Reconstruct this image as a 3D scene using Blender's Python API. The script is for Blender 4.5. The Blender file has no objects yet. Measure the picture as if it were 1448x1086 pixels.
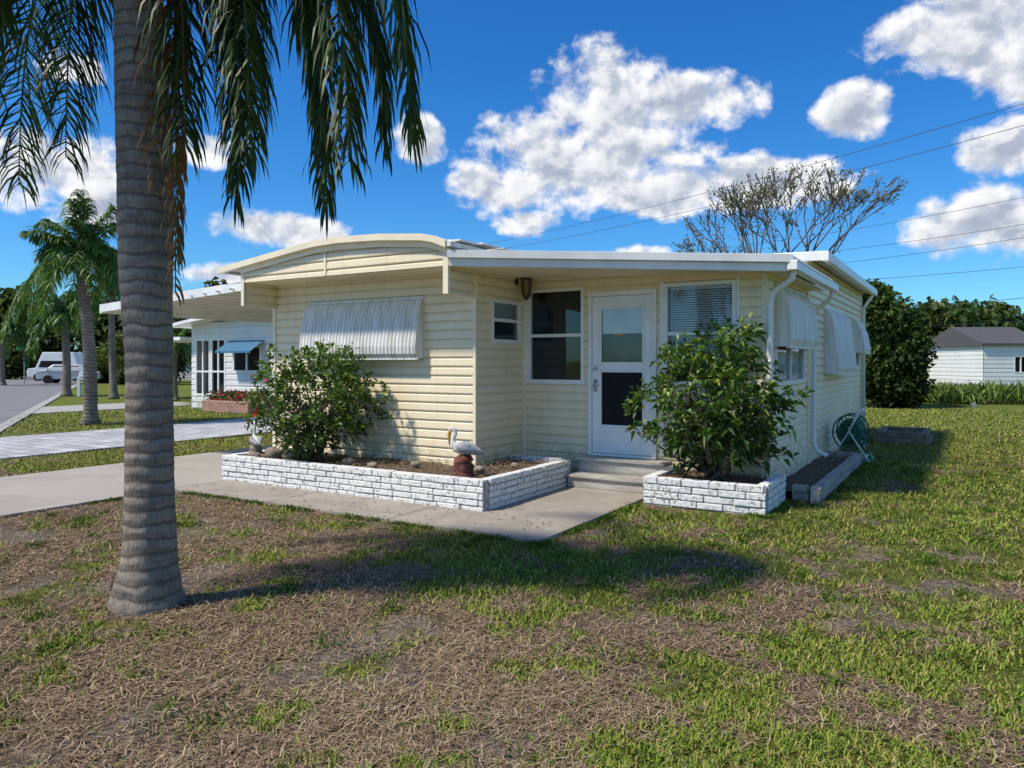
import bpy, math, random
import numpy as np
from mathutils import Vector, Matrix
random.seed(7); rng=np.random.default_rng(11)
S=bpy.context.scene
COL=S.collection
R=math.radians
# ------------------------------------------------------------------ frame
O=(-.307,7.89); V=(.853,-.522); U=(.522,.853)
def H(a,b,z=0.0): return (O[0]+a*V[0]+b*U[0], O[1]+a*V[1]+b*U[1], z)
def AB(x,y):
    rx=x-O[0]; ry=y-O[1]
    return V[0]*rx+V[1]*ry, U[0]*rx+U[1]*ry
def W(x,y,z): return (x,y,z)
# ------------------------------------------------------------------ materials
def newmat(name):
    m=bpy.data.materials.new(name); m.use_nodes=True
    nt=m.node_tree; b=nt.nodes['Principled BSDF']; return m,nt,b
def noise(nt,scale,detail=4,rough=.55,vec=None,dist=0):
    n=nt.nodes.new('ShaderNodeTexNoise'); n.inputs['Scale'].default_value=scale
    n.inputs['Detail'].default_value=detail; n.inputs['Roughness'].default_value=rough
    n.inputs['Distortion'].default_value=dist
    if vec is not None: nt.links.new(vec,n.inputs['Vector'])
    return n
def mixc(nt,fac,a,b,mode='MIX'):
    n=nt.nodes.new('ShaderNodeMix'); n.data_type='RGBA'; n.blend_type=mode
    for s,val in ((n.inputs[0],fac),(n.inputs[6],a),(n.inputs[7],b)):
        if isinstance(val,bpy.types.NodeSocket): nt.links.new(val,s)
        elif isinstance(val,(tuple,list)): s.default_value=(*val[:3],1)
        else: s.default_value=val
    return n.outputs[2]
def ramp(nt,src,p0,p1):
    n=nt.nodes.new('ShaderNodeMapRange'); n.inputs[1].default_value=p0; n.inputs[2].default_value=p1
    n.interpolation_type='SMOOTHSTEP'; nt.links.new(src,n.inputs[0]); return n.outputs[0]
def pos(nt,scale=(1,1,1),rotz=0):
    g=nt.nodes.new('ShaderNodeNewGeometry'); mp=nt.nodes.new('ShaderNodeMapping')
    mp.inputs['Scale'].default_value=scale; mp.inputs['Rotation'].default_value=(0,0,rotz)
    nt.links.new(g.outputs['Position'],mp.inputs['Vector']); return mp.outputs[0]
def bump(nt,b,src,strength,dist=.01):
    n=nt.nodes.new('ShaderNodeBump'); n.inputs['Strength'].default_value=strength; n.inputs['Distance'].default_value=dist
    nt.links.new(src,n.inputs['Height']); nt.links.new(n.outputs[0],b.inputs['Normal']); return n
def mat(name,c,rough=.6,var=.12,scale=4,bmp=0,bscale=60,metal=0,c2=None,stretch=(1,1,1),spec=.5,bd=.01):
    m,nt,b=newmat(name); p=pos(nt,stretch)
    n=noise(nt,scale,4,.6,p)
    lo=tuple(x*(1-var) for x in c) if c2 is None else c2
    hi=tuple(min(1,x*(1+var)) for x in c) if c2 is None else c
    f=ramp(nt,n.outputs[0],.32,.68)
    nt.links.new(mixc(nt,f,lo,hi),b.inputs['Base Color'])
    b.inputs['Roughness'].default_value=rough; b.inputs['Metallic'].default_value=metal
    b.inputs['Specular IOR Level'].default_value=spec
    if bmp: bump(nt,b,noise(nt,bscale,4,.6,pos(nt)).outputs[0],bmp,bd)
    return m
def attrmat(name,rough=.5,trans=.25,spec=.4):
    m,nt,b=newmat(name); a=nt.nodes.new('ShaderNodeAttribute'); a.attribute_name='Col'
    nt.links.new(a.outputs[0],b.inputs['Base Color']); b.inputs['Roughness'].default_value=rough
    b.inputs['Specular IOR Level'].default_value=spec
    if trans:
        t=nt.nodes.new('ShaderNodeBsdfTranslucent'); mx=nt.nodes.new('ShaderNodeMixShader'); mx.inputs[0].default_value=trans
        g=mixc(nt,1.0,a.outputs[0],(1.3,1.5,.6),'MULTIPLY'); nt.links.new(g,t.inputs[0])
        nt.links.new(b.outputs[0],mx.inputs[1]); nt.links.new(t.outputs[0],mx.inputs[2])
        nt.links.new(mx.outputs[0],nt.nodes['Material Output'].inputs[0])
    return m
def siding_mat(name,c):
    m,nt,b=newmat(name)
    n1=noise(nt,1.3,4,.6,pos(nt)); n2=noise(nt,6,4,.6,pos(nt,(1.5,1.5,.12)))
    c1=mixc(nt,ramp(nt,n1.outputs[0],.3,.7),tuple(x*.93 for x in c),c)
    dirt=tuple(x*y for x,y in zip(c,(.72,.69,.60)))
    f=nt.nodes.new('ShaderNodeMath'); f.operation='MULTIPLY'; nt.links.new(ramp(nt,n2.outputs[0],.5,.8),f.inputs[0]); f.inputs[1].default_value=.5
    c2=mixc(nt,f.outputs[0],c1,dirt)
    g=nt.nodes.new('ShaderNodeNewGeometry'); sp=nt.nodes.new('ShaderNodeSeparateXYZ'); nt.links.new(g.outputs['Position'],sp.inputs[0])
    lo=ramp(nt,sp.outputs[2],.75,.15); f2=nt.nodes.new('ShaderNodeMath'); f2.operation='MULTIPLY'; nt.links.new(lo,f2.inputs[0]); nt.links.new(ramp(nt,noise(nt,5,5,.7,pos(nt)).outputs[0],.4,.65),f2.inputs[1])
    c3=mixc(nt,f2.outputs[0],c2,tuple(x*y for x,y in zip(c,(.6,.57,.42))))
    nt.links.new(c3,b.inputs['Base Color']); b.inputs['Roughness'].default_value=.45; b.inputs['Specular IOR Level'].default_value=.35
    bump(nt,b,noise(nt,9,3,.5,pos(nt)).outputs[0],.25,.01)
    return m
M_side=siding_mat('cream_siding',(.90,.775,.545))
M_trimc=mat('cream_trim',(.89,.785,.57),.45,.06,3)
M_white=mat('white_metal',(.84,.83,.80),.35,.08,2.5,stretch=(1,1,.5))
M_whitedirty=mat('weathered_white_metal',(.84,.83,.80),.4,.2,7,c2=(.62,.60,.55),stretch=(1,1,.3))
M_awn=mat('awning_aluminium',(.84,.82,.78),.4,.2,11,c2=(.62,.60,.54),stretch=(1,1,.12))
M_frame=mat('window_frame_white',(.85,.85,.84),.35,.04,3)
M_roof=mat('roof_metal',(.72,.72,.70),.5,.2,2,c2=(.45,.44,.40))
M_soffit=mat('soffit_cream',(.84,.74,.53),.6,.08,3)
M_dark=mat('interior_dark',(.04,.038,.036),.9,.2,3)
M_int=mat('interior_wall',(.10,.095,.085),.9,.2,3)
M_blind=mat('blind_slats',(.86,.86,.84),.5,.05,3)
M_bronze=mat('lantern_bronze',(.05,.035,.02),.4,.3,8,metal=.5)
M_steel=mat('steel',(.5,.5,.5),.3,.1,8,metal=.8)
M_step=mat('painted_grey_wood',(.50,.47,.41),.7,.15,3,bmp=.3,bscale=30,c2=(.31,.29,.255),stretch=(1,1,6))
M_bark=mat('shrub_bark',(.16,.12,.08),.9,.3,12,bmp=.5,bscale=40)
M_bark2=mat('grey_bark',(.13,.105,.085),.9,.25,4)
M_leaf=attrmat('leaf_green',.42,.22,.5)
M_leafm=attrmat('leaf_matte',.65,.2,.25)
M_grass=attrmat('grass_blades',.75,0,.12)
M_frond=attrmat('palm_frond',.5,.18,.3)
M_rock=mat('rock',(.36,.29,.21),.9,.3,6,bmp=.6,bscale=18,c2=(.20,.16,.12),bd=.02)
M_rust=mat('terracotta_base',(.24,.065,.035),.8,.3,18,bmp=.8,bscale=35,bd=.02,c2=(.06,.025,.02))
M_birdw=mat('bird_white',(.66,.65,.62),.6,.08,20,bmp=.3,bscale=60)
M_birdg=mat('bird_grey',(.18,.20,.22),.6,.3,30,bmp=.5,bscale=70,c2=(.42,.42,.42))
M_bill=mat('bird_bill',(.55,.27,.06),.5,.15,20)
M_green=mat('hose_green',(.015,.13,.08),.45,.2,10)
M_pole=mat('white_post',(.7,.72,.72),.4,.05,3)
M_blue=mat('blue_awning_metal',(.05,.16,.28),.45,.15,5)
M_shingle=mat('dark_shingle',(.085,.083,.085),.9,.25,10,bmp=.4,bscale=25)
M_wood=mat('weathered_timber',(.26,.20,.14),.9,.3,8,bmp=.4,bscale=30,c2=(.15,.115,.08))
M_wire=mat('power_cable',(.05,.05,.055),.6,0,1)
M_brickred=mat('neighbour_brick',(.38,.22,.17),.8,.3,12)
M_rubber=mat('tyre_rubber',(.02,.02,.02),.8,.1,5)
def glassmat():
    m,nt,b=newmat('window_glass'); nt.nodes.remove(b)
    tr=nt.nodes.new('ShaderNodeBsdfTransparent'); tr.inputs[0].default_value=(.94,.95,.95,1)
    gl=nt.nodes.new('ShaderNodeBsdfGlossy'); gl.inputs['Roughness'].default_value=.03; gl.inputs[0].default_value=(.85,.92,1,1)
    fr=nt.nodes.new('ShaderNodeFresnel'); fr.inputs[0].default_value=1.5
    ad=nt.nodes.new('ShaderNodeMath'); ad.operation='ADD'; ad.inputs[1].default_value=.02; nt.links.new(fr.outputs[0],ad.inputs[0])
    bm=nt.nodes.new('ShaderNodeBump'); bm.inputs['Strength'].default_value=.15; bm.inputs['Distance'].default_value=.01
    nt.links.new(noise(nt,2.5,2,.5,pos(nt)).outputs[0],bm.inputs['Height']); nt.links.new(bm.outputs[0],gl.inputs['Normal'])
    mx=nt.nodes.new('ShaderNodeMixShader'); nt.links.new(ad.outputs[0],mx.inputs[0]); nt.links.new(tr.outputs[0],mx.inputs[1]); nt.links.new(gl.outputs[0],mx.inputs[2])
    nt.links.new(mx.outputs[0],nt.nodes['Material Output'].inputs[0]); return m
M_glass=glassmat()
M_screen=mat('insect_screen',(.020,.021,.023),.8,.1,4,spec=.1)
def whitebrick():
    m,nt,b=newmat('painted_white_brick')
    n=noise(nt,22,5,.7,pos(nt)); n2=noise(nt,4,3,.6,pos(nt))
    c=mixc(nt,ramp(nt,n.outputs[0],.38,.49),(.27,.24,.20),(.84,.83,.80))
    c=mixc(nt,ramp(nt,n2.outputs[0],.35,.85),c,(.78,.76,.72)); 
    nt.links.new(c,b.inputs['Base Color']); b.inputs['Roughness'].default_value=.7
    bump(nt,b,n.outputs[0],.9,.014); return m
M_wbrick=whitebrick()
M_mortar=mat('painted_mortar',(.48,.46,.43),.9,.3,14,bmp=.6,bscale=40,c2=(.22,.20,.17))
def concrete(name,c,dark,scale=1.2):
    m,nt,b=newmat(name)
    n=noise(nt,scale,6,.65,pos(nt),.6); n2=noise(nt,90,3,.6,pos(nt)); n3=noise(nt,.35,3,.5,pos(nt))
    col=mixc(nt,ramp(nt,n.outputs[0],.38,.62),dark,c)
    col=mixc(nt,ramp(nt,n3.outputs[0],.45,.7),col,tuple(x*.86 for x in c))
    f=ramp(nt,n2.outputs[0],.3,.75)
    col=mixc(nt,f,tuple(x*.8 for x in c),col); nt.links.new(col,b.inputs['Base Color']); b.inputs['Roughness'].default_value=.88
    bump(nt,b,n2.outputs[0],.35,.006); return m
M_conc=concrete('old_concrete',(.41,.36,.295),(.22,.195,.16),2.0)
M_conc2=concrete('driveway_concrete',(.46,.415,.355),(.29,.26,.22),1.0)
M_asph=concrete('asphalt_road',(.24,.23,.225),(.18,.175,.17),.6)
M_kerb=concrete('kerb_concrete',(.46,.44,.41),(.34,.32,.29))
def pavers():
    m,nt,b=newmat('light_pavers'); br=nt.nodes.new('ShaderNodeTexBrick'); br.inputs['Scale'].default_value=1
    br.inputs['Brick Width'].default_value=.45; br.inputs['Row Height'].default_value=.3; br.inputs['Mortar Size'].default_value=.014
    br.inputs['Color1'].default_value=(.56,.56,.55,1); br.inputs['Color2'].default_value=(.36,.36,.36,1); br.inputs['Mortar'].default_value=(.16,.16,.15,1)
    nt.links.new(pos(nt,(1,1,1),R(31.5)),br.inputs['Vector']); nt.links.new(br.outputs[0],b.inputs['Base Color']); b.inputs['Roughness'].default_value=.85
    return m
M_pav=pavers()
def mulchmat():
    m,nt,b=newmat('mulch_soil'); n=noise(nt,35,5,.7,pos(nt))
    c=mixc(nt,ramp(nt,n.outputs[0],.35,.65),(.05,.036,.025),(.24,.17,.115)); nt.links.new(c,b.inputs['Base Color']); b.inputs['Roughness'].default_value=.95
    bump(nt,b,n.outputs[0],1,.03); return m
M_mulch=mulchmat()
def trunkmat():
    m,nt,b=newmat('palm_bark')
    n=noise(nt,7,5,.7,pos(nt,(1,1,2.2))); n2=noise(nt,40,4,.7,pos(nt,(1.6,1.6,.35))); n3=noise(nt,2.2,4,.6,pos(nt))
    wv=nt.nodes.new('ShaderNodeTexWave'); wv.bands_direction='Z'; wv.inputs['Scale'].default_value=3.4; wv.inputs['Distortion'].default_value=3.2; wv.inputs['Detail'].default_value=3; wv.inputs['Detail Scale'].default_value=1.4
    nt.links.new(pos(nt),wv.inputs['Vector'])
    c=mixc(nt,ramp(nt,n.outputs[0],.3,.7),(.15,.12,.095),(.29,.25,.205))
    c=mixc(nt,ramp(nt,n3.outputs[0],.4,.7),c,(.31,.26,.205))
    f0=nt.nodes.new('ShaderNodeMath'); f0.operation='MULTIPLY'; f0.inputs[1].default_value=.8; nt.links.new(ramp(nt,wv.outputs[0],.24,.0),f0.inputs[0])
    c=mixc(nt,f0.outputs[0],c,(.10,.08,.065))
    f=nt.nodes.new('ShaderNodeMath'); f.operation='MULTIPLY'; f.inputs[1].default_value=.65; nt.links.new(ramp(nt,n2.outputs[0],.48,.68),f.inputs[0])
    c=mixc(nt,f.outputs[0],c,(.09,.075,.06))
    nt.links.new(c,b.inputs['Base Color']); b.inputs['Roughness'].default_value=.92
    ad=nt.nodes.new('ShaderNodeMath'); ad.operation='ADD'; nt.links.new(n2.outputs[0],ad.inputs[0]); nt.links.new(wv.outputs[0],ad.inputs[1])
    bump(nt,b,ad.outputs[0],.7,.014); return m
M_trunk=trunkmat()
# ------------------------------------------------------------------ builders
def empty(name,loc):
    e=bpy.data.objects.new(name,None); e.location=loc; e.empty_display_size=.3; COL.objects.link(e); return e
def parent(o,e):
    if e is not None:
        o.parent=e; o.matrix_parent_inverse=Matrix.Translation(Vector(e.location)).inverted()
class MB:
    def __init__(s): s.v=[]; s.f=[]
    def add(s,vs,fs):
        n=len(s.v); s.v+= [tuple(q) for q in vs]; s.f+=[tuple(i+n for i in f) for f in fs]; return s
    def box(s,x0,x1,y0,y1,z0,z1,T=H):
        vs=[T(x,y,z) for x,y,z in ((x0,y0,z0),(x1,y0,z0),(x1,y1,z0),(x0,y1,z0),(x0,y0,z1),(x1,y0,z1),(x1,y1,z1),(x0,y1,z1))]
        return s.add(vs,[(3,2,1,0),(4,5,6,7),(0,1,5,4),(1,2,6,5),(2,3,7,6),(3,0,4,7)])
    def beam(s,p,q,w,h0,h1,T=H):
        p=Vector(T(*p)); q=Vector(T(*q)); d=(q-p); d.z=0; d.normalize(); n=Vector((d.y,-d.x,0))*w/2
        vs=[p-n+Vector((0,0,h0)),q-n+Vector((0,0,h0)),q+n+Vector((0,0,h0)),p+n+Vector((0,0,h0)),
            p-n+Vector((0,0,h1)),q-n+Vector((0,0,h1)),q+n+Vector((0,0,h1)),p+n+Vector((0,0,h1))]
        return s.add(vs,[(3,2,1,0),(4,5,6,7),(0,1,5,4),(1,2,6,5),(2,3,7,6),(3,0,4,7)])
    def tube(s,pts,rad,seg=8,flat=1.0,T=None):
        P=[Vector(T(*p)) if T else Vector(p) for p in pts]; n=len(P)
        if not hasattr(rad,'__len__'): rad=[rad]*n
        ring=[]; up=Vector((0,0,1)); prev=None
        for i in range(n):
            t=(P[min(i+1,n-1)]-P[max(i-1,0)]).normalized()
            if prev is None:
                x=t.cross(up); 
                if x.length<.05: x=Vector((1,0,0))
            else: x=prev-t*prev.dot(t)
            x.normalize(); prev=x; y=t.cross(x)
            ring.append([P[i]+x*math.cos(2*math.pi*k/seg)*rad[i]*flat+y*math.sin(2*math.pi*k/seg)*rad[i] for k in range(seg)])
        vs=[q for r_ in ring for q in r_]; fs=[]
        for i in range(n-1):
            for k in range(seg): fs.append((i*seg+k,i*seg+(k+1)%seg,(i+1)*seg+(k+1)%seg,(i+1)*seg+k))
        fs.append(tuple(range(seg))[::-1]); fs.append(tuple((n-1)*seg+k for k in range(seg)))
        return s.add(vs,fs)
    def quad(s,*p): return s.add(p,[tuple(range(len(p)))])
    def ball(s,c,r,seg=10,rings=7,jit=0):
        vs=[];fs=[]
        for i in range(rings+1):
            th=math.pi*i/rings
            for k in range(seg):
                ph=2*math.pi*k/seg; j=1+random.uniform(-jit,jit)
                vs.append((c[0]+r[0]*j*math.sin(th)*math.cos(ph),c[1]+r[1]*j*math.sin(th)*math.sin(ph),c[2]+r[2]*j*math.cos(th)))
        for i in range(rings):
            for k in range(seg): fs.append((i*seg+k,(i+1)*seg+k,(i+1)*seg+(k+1)%seg,i*seg+(k+1)%seg))
        return s.add(vs,fs)
    def obj(s,name,m,par=None,smooth=False,bevel=0,recalc=False):
        me=bpy.data.meshes.new(name); me.from_pydata(s.v,[],s.f); me.update()
        if recalc or bevel:
            import bmesh
            bm=bmesh.new(); bm.from_mesh(me); bmesh.ops.recalc_face_normals(bm,faces=bm.faces); bm.to_mesh(me); bm.free()
        o=bpy.data.objects.new(name,me); COL.objects.link(o); me.materials.append(m)
        if smooth: me.polygons.foreach_set('use_smooth',[True]*len(me.polygons))
        if bevel:
            md=o.modifiers.new('bevel','BEVEL'); md.width=bevel; md.segments=2; md.limit_method='ANGLE'
        parent(o,par); return o
def fastmesh(name,verts,tris,cols,m,par=None,smooth=False):
    me=bpy.data.meshes.new(name); nv=len(verts); nf=len(tris); k=tris.shape[1]
    me.vertices.add(nv); me.vertices.foreach_set('co',verts.astype(np.float32).ravel())
    me.loops.add(nf*k); me.loops.foreach_set('vertex_index',tris.astype(np.int32).ravel())
    me.polygons.add(nf); me.polygons.foreach_set('loop_start',np.arange(0,nf*k,k,dtype=np.int32))
    try: me.polygons.foreach_set('loop_total',np.full(nf,k,dtype=np.int32))
    except Exception: pass
    me.update(calc_edges=True)
    if cols is not None:
        at=me.color_attributes.new('Col','FLOAT_COLOR','POINT')
        c4=np.ones((nv,4),np.float32); c4[:,:3]=cols; at.data.foreach_set('color',c4.ravel())
    if smooth: me.polygons.foreach_set('use_smooth',np.ones(nf,bool))
    me.materials.append(m)
    o=bpy.data.objects.new(name,me); COL.objects.link(o); parent(o,par); return o
def nrm(a): return a/np.maximum(np.linalg.norm(a,axis=-1,keepdims=True),1e-9)
def leafmesh(name,P,D,N,L,Wd,C,m,par=None,droop=.25):
    n=len(P); D=nrm(D); Sd=nrm(np.cross(D,N)); Nn=np.cross(Sd,D)
    L=np.asarray(L).reshape(-1,1)*np.ones((n,1)); Wd=np.asarray(Wd).reshape(-1,1)*np.ones((n,1))
    mid=P+D*L*.5; tip=P+D*L-np.array([0,0,1])*L*droop
    l=mid+Sd*Wd*.5+Nn*Wd*.18; r=mid-Sd*Wd*.5+Nn*Wd*.18
    vs=np.stack([P,l,tip,r],1).reshape(-1,3); i=np.arange(n)[:,None]*4
    tr=np.concatenate([i+np.array([[0,2,1]]),i+np.array([[0,3,2]])],0)
    return fastmesh(name,vs,tr,np.repeat(C,4,axis=0),m,par)
TAB=rng.random((256,256))
def vn(x,y,sx=0):
    x=x+sx*17.3; y=y+sx*9.7
    xi=np.floor(x).astype(int); yi=np.floor(y).astype(int); fx=x-xi; fy=y-yi
    fx=fx*fx*(3-2*fx); fy=fy*fy*(3-2*fy)
    g=lambda i,j: TAB[i%256,j%256]
    return (g(xi,yi)*(1-fx)+g(xi+1,yi)*fx)*(1-fy)+(g(xi,yi+1)*(1-fx)+g(xi+1,yi+1)*fx)*fy
def fbm(x,y,s,o=4,sx=0):
    t=0;a=1;w=0
    for k in range(o): t=t+a*vn(x*s,y*s,sx+k); w+=a; a*=.55; s*=2.07
    return t/w
def sstep(a,b,x): t=np.clip((x-a)/(b-a),0,1); return t*t*(3-2*t)
# ------------------------------------------------------------------ ground
def greenness(X,Y):
    base=sstep(-2.2,2.2,X+0.18*(Y-4.0))*.60+.13
    base=np.where((Y>11),np.maximum(base,.75),base)
    base=base+sstep(6.5,11,np.hypot(X,Y))*sstep(-2,2,X)*.15
    n=fbm(X,Y,.6,3,1)-.5; n2=fbm(X,Y,2.2,3,5)-.5; n3=fbm(X,Y,6.5,2,15)-.5
    return np.clip(base+n*.7+n2*1.3+n3*1.1,0,1)
def lawn_ok(X,Y,m=.0):
    a,b=AB(X,Y)
    bad=(a>-7.0-m)&(a<-4.15+m)&(b>-6)&(b<12)
    bad|=(a>-4.2)&(a<1.15+m)&(b>-.8-m)&(b<2.6)
    bad|=(a>1.1)&(a<2.62+m)&(b>1.40-m)&(b<12)
    bad|=(a>2.3)&(a<2.98+m)&(b>2.4)&(b<6.5)
    bad|=(a>-8)&(a<2.4)&(b>1.3)&(b<12)&(a>-4.7)
    bad|=(a>-13.1-m)&(a<-9.26+m)&(b>-4)&(b<12)
    bad|=(a>-24-m)&(a<-20.5+m)&(b<12)
    bad|=(a>-20)&(a<-12)&(b>9.8)&(b<20)
    r=(X+12.9)*.883+(Y-18.75)*.469
    bad|=(r<.05)
    return ~bad
def axis(lo,hi,st,far):
    c=np.arange(lo,hi,st); g=[];d=st;x=hi
    while x<far: d*=1.22; x+=d; g.append(x)
    h=[];d=st;x=lo
    while x>-far: d*=1.22; x-=d; h.append(x)
    return np.concatenate([np.array(h[::-1]),c,np.array(g)])
gx=axis(-9,11,.08,1800); gy=axis(1.5,15,.08,1800)
GX,GY=np.meshgrid(gx,gy,indexing='ij')
gz=(fbm(GX,GY,1.1,3,3)-.5)*.05*(lawn_ok(GX,GY,.25)&(np.hypot(GX,GY)<18))
gz=gz-.008
gr=greenness(GX,GY)
soil=np.array([.135,.092,.057]); soil2=np.array([.26,.185,.12]); grn=np.array([.105,.125,.026]); grn2=np.array([.19,.18,.045])
nn=fbm(GX,GY,4.,3,9)[...,None]; n3=fbm(GX,GY,.25,3,12)[...,None]
bs=soil*(1-nn)+soil2*nn; gg=grn*(1-n3)+grn2*n3
bareg=sstep(.62,.72,fbm(GX,GY,1.3,3,60))[...,None]*.8; bs=bs*(1-bareg)+np.array([.24,.20,.165])*bareg
farw=sstep(14,30,np.hypot(GX,GY))[...,None]
gt=sstep(.28,.70,gr)[...,None]
gcol=bs*(1-gt)+gg*gt; gcol=gcol*(1-farw)+(np.array([.165,.19,.038])*(.75+.5*nn))*farw
ni,nj=GX.shape; idx=np.arange(ni*nj).reshape(ni,nj)
q=np.stack([idx[:-1,:-1],idx[1:,:-1],idx[1:,1:],idx[:-1,1:]],-1).reshape(-1,4)
mg,nt,b=newmat('ground_soil_turf'); at=nt.nodes.new('ShaderNodeAttribute'); at.attribute_name='Col'
n1=noise(nt,38,5,.75,pos(nt)); n2=noise(nt,6,4,.7,pos(nt))
c=mixc(nt,ramp(nt,n1.outputs[0],.3,.7),(.5,.5,.5),(1.45,1.45,1.45)); c=mixc(nt,1.0,at.outputs[0],c,'MULTIPLY')
c2=mixc(nt,ramp(nt,n2.outputs[0],.35,.65),(.72,.76,.70),(1.22,1.18,1.15)); c=mixc(nt,1.0,c,c2,'MULTIPLY')
nt.links.new(c,b.inputs['Base Color']); b.inputs['Roughness'].default_value=.95; b.inputs['Specular IOR Level'].default_value=.1
bump(nt,b,n1.outputs[0],.9,.04)
fastmesh('ground',np.stack([GX,GY,gz],-1).reshape(-1,3),q,gcol.reshape(-1,3),mg,None,True)
Nn=350000
r=np.exp(rng.uniform(np.log(2.2),np.log(30),Nn)); th=rng.uniform(R(-50),R(47),Nn)
X=r*np.sin(th); Y=r*np.cos(th)
ok=lawn_ok(X,Y,-.02); X=X[ok];Y=Y[ok];r=r[ok]
bare_=fbm(X,Y,1.3,3,60); ok=(bare_<.63)|(rng.random(len(X))<.35); X=X[ok];Y=Y[ok];r=r[ok]
g=greenness(X,Y); n=len(X)
isg=rng.random(n)<np.clip(sstep(.26,.68,g)*1.05+.05,0,1)
tuft=fbm(X,Y,5.,2,20)
L=np.where(isg,rng.uniform(.022,.055,n)*(0.6+1.1*tuft),rng.uniform(.03,.11,n)*rng.uniform(.6,1,n))*(1+r/40)
el=np.where(isg,rng.uniform(R(20),R(75),n),rng.uniform(R(0),R(30),n)); az=rng.uniform(0,2*np.pi,n)
D=np.stack([np.cos(el)*np.cos(az),np.cos(el)*np.sin(az),np.sin(el)],-1)
wd=np.where(isg,.0038,.0028)*(1+r/5.)
zz=(fbm(X,Y,1.1,3,3)-.5)*.05*(r<18)-.010
P=np.stack([X,Y,zz+np.where(isg,0,rng.uniform(0,.016,n))],-1)
sd=np.stack([-np.sin(az),np.cos(az),np.zeros(n)],-1)*wd[:,None]
curl=sd/wd[:,None]*(rng.normal(0,.22,n)*L)[:,None]
mid=P+D*(L*.55)[:,None]+curl; tip=P+D*L[:,None]-np.array([0,0,1])*(L*.18)[:,None]; tip[:,2]=np.maximum(tip[:,2],P[:,2]+.002)
vs=np.stack([P-sd*.5,P+sd*.5,mid+sd*.45,mid-sd*.45,tip],1).reshape(-1,3); i=np.arange(n)[:,None]*5
tr=np.concatenate([i+np.array([[0,1,2]]),i+np.array([[0,2,3]]),i+np.array([[3,2,4]])],0)
u=rng.random((n,1)); big=fbm(X,Y,.6,3,31)[:,None]
cg=(np.array([.10,.18,.018])*(1-u)+np.array([.27,.31,.05])*u)*(.65+.7*big)
yl=(rng.random((n,1))<.24); cg=np.where(yl,np.array([.38,.32,.11])*(.7+.5*u),cg)
cs=(np.array([.17,.11,.066])*(1-u)+np.array([.50,.37,.235])*u)*(.45+.8*rng.random((n,1)))*(.8+.4*big)
C=np.where(isg[:,None],cg,cs)
fastmesh('lawn_grass',vs,tr,np.repeat(C,5,axis=0),M_grass)
cand=rng.uniform([-6,2.6],[9,12],(1100,2))
gc=greenness(cand[:,0],cand[:,1]); cand=cand[(gc>.5)|(rng.random(1100)<.24)]
cand=cand[lawn_ok(cand[:,0],cand[:,1],.05)]
pp=[];
for cx,cy in cand:
    k=int(rng.integers(10,90)); rr=rng.uniform(.03,.17)
    o=rng.normal(0,rr,(k,2))*.7; pp.append(np.column_stack([cx+o[:,0],cy+o[:,1],np.full(k,-.01)]))
def edge(a0,b0,a1,b1,k,s=.03):
    t=rng.random(k); a=a0+(a1-a0)*t; b_=b0+(b1-b0)*t
    x=O[0]+a*V[0]+b_*U[0]+rng.normal(0,s,k); y=O[1]+a*V[1]+b_*U[1]+rng.normal(0,s,k)
    m_=fbm(x,y,3.,2,40)>.42
    pp.append(np.column_stack([x,y,np.full(k,-.01)])[m_])
edge(-4.15,-.84,1.17,-.84,3600,.045); edge(1.19,-.84,1.19,1.4,1800,.04); edge(1.22,1.39,2.62,1.39,1500); edge(2.64,1.4,2.64,2.4,900); edge(3.0,2.4,3.0,6.5,1800)
edge(-4.1,-5,-4.1,-.85,2400); edge(-7.04,-6,-7.04,9,3000,.05)
Pt=np.concatenate(pp); Pt=Pt[lawn_ok(Pt[:,0],Pt[:,1],-.03)]; n=len(Pt); az=rng.uniform(0,2*np.pi,n); el=rng.uniform(R(35),R(85),n)
D=np.stack([np.cos(el)*np.cos(az),np.cos(el)*np.sin(az),np.sin(el)],-1); u=rng.random((n,1))
leafmesh('grass_tufts',Pt,D,np.tile([[0,0,1.]],(n,1))+rng.normal(0,.1,(n,3)),rng.uniform(.03,.08,n),rng.uniform(.004,.008,n),np.array([.055,.13,.014])*(1-u)+np.array([.18,.27,.035])*u,M_grass)
# ------------------------------------------------------------------ paving
m=MB()
xs=[-4.12,-2.4,-.62,1.15]
for i in range(3): m.box(xs[i]+.006,xs[i+1]-.006,-.8,-.004,-.05,.026)
m.box(.006,1.15,.004,1.2,-.05,.025); m.box(.006,1.15,1.21,2.45,-.05,.026)
m.obj('concrete_walk',M_conc,bevel=.006)
m=MB()
bs_=[-6,-3,0,3,6,9,12]
for i in range(6): m.box(-7.0,-4.14,bs_[i]+.006,bs_[i+1]-.006,-.05,.024)
m.obj('driveway',M_conc2,bevel=.006)
MB().box(-13.1,-9.26,-4,12,-.05,.022).obj('paver_driveway',M_pav)
m=MB(); m.box(-24,-20.5,-9,12,-.05,.02); m.box(-36,-32,-18,8,-.05,.02); m.box(-50,-46,-25,8,-.05,.02); m.obj('neighbour_driveway',M_kerb)
dx,dy=-.469,.883
def RD(s,t,z=0): return (-12.9+dx*s-dy*t, 18.75+dy*s+dx*t, z)
m=MB(); m.box(-45,320,.0,6.2,-.05,.030,RD); m.obj('road',M_asph)
m=MB()
for s0 in range(-45,200,5):
    m.box(s0+.01,s0+4.99,-.28,0,-.05,.034,RD); m.box(s0+.01,s0+4.99,6.2,6.5,-.05,.04,RD)
m.obj('road_kerb',M_kerb)
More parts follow.
